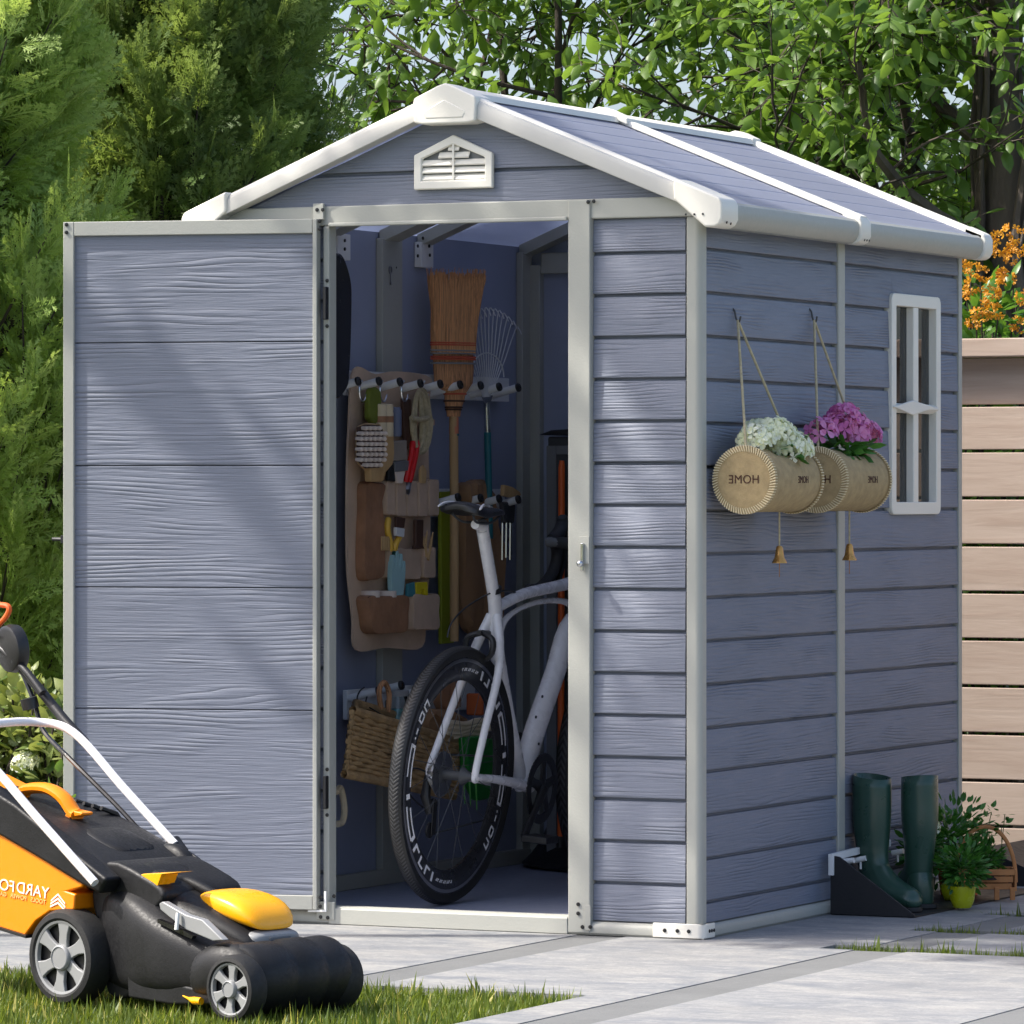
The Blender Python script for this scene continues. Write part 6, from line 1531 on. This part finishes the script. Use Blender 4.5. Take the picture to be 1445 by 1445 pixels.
# broad-leaved trees: a branching skeleton, leaves set along its twigs
def leafy_tree(c, seed, h, mat, label, leaf=.085, stems=1, spread=1.25, z0=.9, zmax=4.6, l1=12, bark='bark', trunk_r=.045, lean=(0, 0), twig_n=8, l2=6, l3=5, name='leafy_tree', group='broad-leaved trees beyond the shed', thin=0.0, wob=.055):
    rg = np.random.default_rng(seed); c = Vector(c)
    t = thing(name, tuple(c), label, 'tree', group)
    wood = MB(); tw = MB(); LP, LD, LU = [], [], []
    def wander(p, d, L, n, jit, grav=0.0):
        pts = [p]; d = d.normalized()
        for i in range(n):
            d = (d+Vector(rg.normal(0, jit, 3))+Vector((0, 0, grav))).normalized(); pts.append(pts[-1]+d*L/n)
        return pts
    def at(pts, f):
        q = f*(len(pts)-1); i = min(int(q), len(pts)-2); return lerp(pts[i], pts[i+1], q-i), (pts[i+1]-pts[i]).normalized()
    for s in range(stems):
        d0 = Vector((lean[0]+rg.normal(0, .10)*(stems > 1), lean[1]+rg.normal(0, .10)*(stems > 1), 1))
        tk = wander(c+Vector((rg.normal(0, .06)*(stems > 1), rg.normal(0, .06)*(stems > 1), -.05)), d0, h, 12, wob)
        wood.tube(smoothpts(tk, 3), [trunk_r*(1-.8*i/36) for i in range(37)], 10)
        for i in range(l1):
            f = z0/h+(1-z0/h)*(i+rg.random())/l1; p, dd_ = at(tk, min(.99, f))
            if p.z > zmax+.4: continue
            phi = rg.uniform(0, 2*PI); d = Vector((math.cos(phi), math.sin(phi), rg.uniform(.1, .8)))
            L = spread*rg.uniform(.65, 1.1)*(1.05-.5*f); b1 = wander(p, d, L, 6, .16, .03)
            wood.tube(b1, [trunk_r*.34*(1-.75*k/6) for k in range(7)], 6, cap=False)
            for j in range(l2):
                g = .25+.75*(j+rg.random())/l2; p2, d2 = at(b1, min(.99, g)); 
                d = (d2*.6+Vector(rg.normal(0, .65, 3))).normalized(); b2 = wander(p2, d, L*rg.uniform(.28, .5), 4, .18, .0)
                tw.tube(b2, [.0055, .0048, .004, .003, .002], 4, cap=False)
                for k in range(l3):
                    p3, d3 = at(b2, min(.99, (k+1)/l3)); d = (d3*.7+Vector(rg.normal(0, .6, 3))).normalized()
                    b3 = wander(p3, d, rg.uniform(.16, .34), 4, .14, -.06)
                    tw.tube(b3, [.0028, .0022, .0018, .0014, .001], 3, cap=False)
                    for m in range(twig_n):
                        if rg.random() < thin: continue
                        p4, d4 = at(b3, (m+.6)/twig_n); sd = Vector(rg.normal(0, 1, 3)).cross(d4).normalized()
                        if p4.z > zmax: continue
                        LP.append(p4); LD.append(d4*.5+sd*.8+Vector((0, 0, rg.uniform(-.75, .15)))); LU.append(Vector((0, 0, 1))+Vector(rg.normal(0, .38, 3)))
    wood.build('trunk', M[bark], t); tag(tw.build('twigs', M[bark], t), kind='stuff')
    n = len(LP); T_ = [(x*1.15, y, z*1.6) for x, y, z in LEAF[0]]
    P_ = np.array(LP)
    tint = np.clip(rg.beta(2, 2, n)*.7+.25*np.sin(P_[:, 0]*3.1+seed)*np.sin(P_[:, 2]*3.7)+.1, 0, 1)
    scatter('crown', T_, LEAF[1], P_, frames(np.array(LD), np.array(LU)), leaf*rg.uniform(.6, 1.15, n), tint, M[mat], t)
    return t
LB = 'leafy_tree'
leafy_tree(wpt(-.42, 18.6), 21, 4.6, 'leafB', 'thin many-stemmed tree with open sky gaps behind the left slope of the roof', .075, 3, 1.15, 1.2, 3.9, 9, trunk_r=.02, thin=.45)
leafy_tree(wpt(.35, 18.2), 22, 4.4, 'leafA', 'leafy bright green tree directly behind the ridge of the shed roof', .088, 2, 1.3, 1.1, 3.9, 12, trunk_r=.028)
leafy_tree(wpt(1.05, 17.6), 23, 4.6, 'leafA', 'leafy tree with slim dark trunk behind the middle of the roof', .088, 1, 1.35, 1.0, 3.8, 20, trunk_r=.035, l2=7)
leafy_tree(wpt(1.52, 17.2), 24, 4.6, 'leafA', 'leafy tree whose forked dark trunk shows right of the roof ridge', .086, 1, 1.2, 1.0, 3.7, 17, trunk_r=.036, lean=(.02, 0), l2=7)
leafy_tree(wpt(.95, 21.5), 25, 5.2, 'leafB', 'dense deep green tree standing further back behind the gable', .095, 2, 1.3, 1.0, 4.4, 13, trunk_r=.04)
leafy_tree(wpt(1.9, 20.6), 26, 5.2, 'leafB', 'dense deep green tree further back at the right, behind the forked trunk', .095, 2, 1.6, .8, 4.3, 14, trunk_r=.05)
leafy_tree(wpt(-2.0, 21.0), 27, 5.4, 'leafB', 'dark leafy tree showing above the conifers in the top left corner', .085, 1, 1.2, 1.2, 4.5, 11, trunk_r=.045)
leafy_tree(wpt(1.75, 23.5), 28, 5.6, 'leafB', 'deep green tree farthest back, filling the gaps behind the roof', .10, 2, 1.9, .8, 4.8, 12, trunk_r=.05)
# big tree with thick shaggy trunk at the right edge
bt_ = leafy_tree(wpt(1.70, 16.9), 29, 5.0, 'leafB', 'thick shaggy-barked tree at the right edge above the orange flowers', .085, 1, 1.1, 1.9, 3.9, 10, bark='barkl', trunk_r=.11, l2=7, wob=.012)
vm = MB(); rg = np.random.default_rng(9); b0 = wpt(1.70, 16.9)
for k in range(26):
    a = rg.uniform(0, 2*PI); z = rg.uniform(.2, 1.2); pts = [b0+Vector((math.cos(a)*.10, math.sin(a)*.10, z))]
    for j in range(9):
        a += rg.normal(.10, .22); pts.append(b0+Vector((math.cos(a)*(.11+rg.uniform(0, .05)), math.sin(a)*(.11+rg.uniform(0, .05)), z+j*.26+rg.uniform(-.03, .03))))
    r0 = rg.uniform(.008, .028); vm.tube(smoothpts(pts, 3), [r0*(1-.5*i/27) for i in range(28)], 6)
vm.build('climbing_stems', M['barkl'], bt_)
# a tree outside the picture to the left: its crown throws the dappled shade on the door
leafy_tree((-5.75, -3.15, 0), 31, 8.6, 'leafA', 'tall open-crowned tree standing left of the lawn, outside the picture', .13, 1, 1.0, 6.3, 8.6, 12, trunk_r=.08, l2=5, l3=4, twig_n=7, thin=.2)
# orange flowering shrub behind the fence
def shrub(c, rad, hh, seed, mat, label, n=2600, leaf=.06, name='shrub', cat='shrub', group=None, z0=.0, stems=22):
    rg = np.random.default_rng(seed); c = Vector(c); t = thing(name, tuple(c), label, cat, group)
    st_ = MB(); P_, D_, U_ = [], [], []
    for k in range(stems):
        a = rg.uniform(0, 2*PI); q = rg.random()**.6; top = c+Vector((math.cos(a)*rad[0]*q, math.sin(a)*rad[1]*q, z0+(hh-z0)*rg.uniform(.7, 1.0)*(1-.25*q)))
        base = c+Vector((math.cos(a)*.05, math.sin(a)*.05, 0)); mid = lerp(base, top, .5)+Vector(rg.normal(0, .05, 3))
        pts = smoothpts([base, mid, top], 5); st_.tube(pts, [.008*(1-.7*i/10) for i in range(11)], 5, cap=False)
        for m in range(n//stems):
            f = rg.uniform(.25, 1)**.8; p = pts[min(10, int(f*10))]; o_ = Vector(rg.normal(0, 1, 3)).normalized()
            P_.append(p+o_*rg.uniform(.0, .16)); D_.append(o_+Vector((0, 0, .25))); U_.append(Vector((0, 0, 1))+Vector(rg.normal(0, .4, 3)))
    st_.build('stems', M['bark'], t)
    m_ = len(P_); T_ = [(x*1.25, y, z*1.5) for x, y, z in LEAF[0]]
    scatter('foliage', T_, LEAF[1], np.array(P_), frames(np.array(D_), np.array(U_)), leaf*rg.uniform(.55, 1.2, m_), np.clip(rg.beta(1.6, 1.8, m_), 0, 1), M[mat], t)
    return t, rg
sh_, rg = shrub(wpt(1.50, 15.75), (.62, .42), 1.86, 41, 'leafO', 'shrub with clusters of orange flowers looking over the wooden fence', 5200, .062, z0=1.0, stems=60, name='orange_flowering_shrub')
for px, py, r_ in ((1375, 402, .038), (1372, 380, .034), (1413, 352, .045), (1404, 338, .03), (1403, 402, .042), (1412, 388, .036), (1422, 392, .03), (1391, 436, .045), (1404, 440, .04), (1381, 446, .034), (1400, 415, .036), (1432, 330, .05), (1440, 345, .04), (1428, 362, .035), (1366, 412, .03), (1387, 386, .028), (1374, 455, .028), (1452, 420, .05), (1460, 380, .05), (1362, 372, .03), (1438, 458, .03)):
    c = at_depth(px, py, 15.25+rg.uniform(-.15, .15)); r_ *= .72; n = int(12*(r_/.04)**2)+5
    d = rg.normal(size=(n, 3)); d /= np.linalg.norm(d, axis=1, keepdims=True); pos = np.array(c)+d*r_*.9*rg.uniform(.7, 1.15, (n, 1))
    up = rg.normal(0, 1, (n, 3)); x = np.cross(d, up); x /= np.linalg.norm(x, axis=1, keepdims=True); y = np.cross(d, x)
    P2 = [(a*1.0, b*1.0, z*4.0) for a, b, z in PET]
    scatter('flower_cluster', P2, ptri, pos, np.stack([x, y, d], 2), rg.uniform(.009, .014, n), np.clip(rg.normal(.45, .3, n), 0, 1), M['flowerO'], sh_)
# low shrubs at the left behind the mower
s1, rg = shrub(wpt(-1.36, 13.3), (.34, .26), .66, 51, 'leafC', 'low shrub with cream-edged yellow-green leaves behind the mower handle', 2300, .062, z0=.15, stems=40, name='variegated_shrub')
heads(s1, [at_depth(38, 1075, 13.05), at_depth(30, 1082, 13.0)], (.03, .03, .03), 22, .011, M['petw'], rg)
shrub(wpt(-1.75, 12.9), (.40, .28), .60, 52, 'leafB', 'low dark green shrub at the left edge below the variegated one', 1500, .06, stems=30)
shrub(wpt(-1.05, 13.75), (.36, .22), .52, 53, 'leafB', 'low dark green shrub just behind the open door at the ground', 1300, .055, stems=26)
shrub(wpt(-1.40, 13.05), (.45, .2), .30, 54, 'leafB', 'lowest dark green bush at the edge of the paving behind the mower', 1500, .05, stems=36)
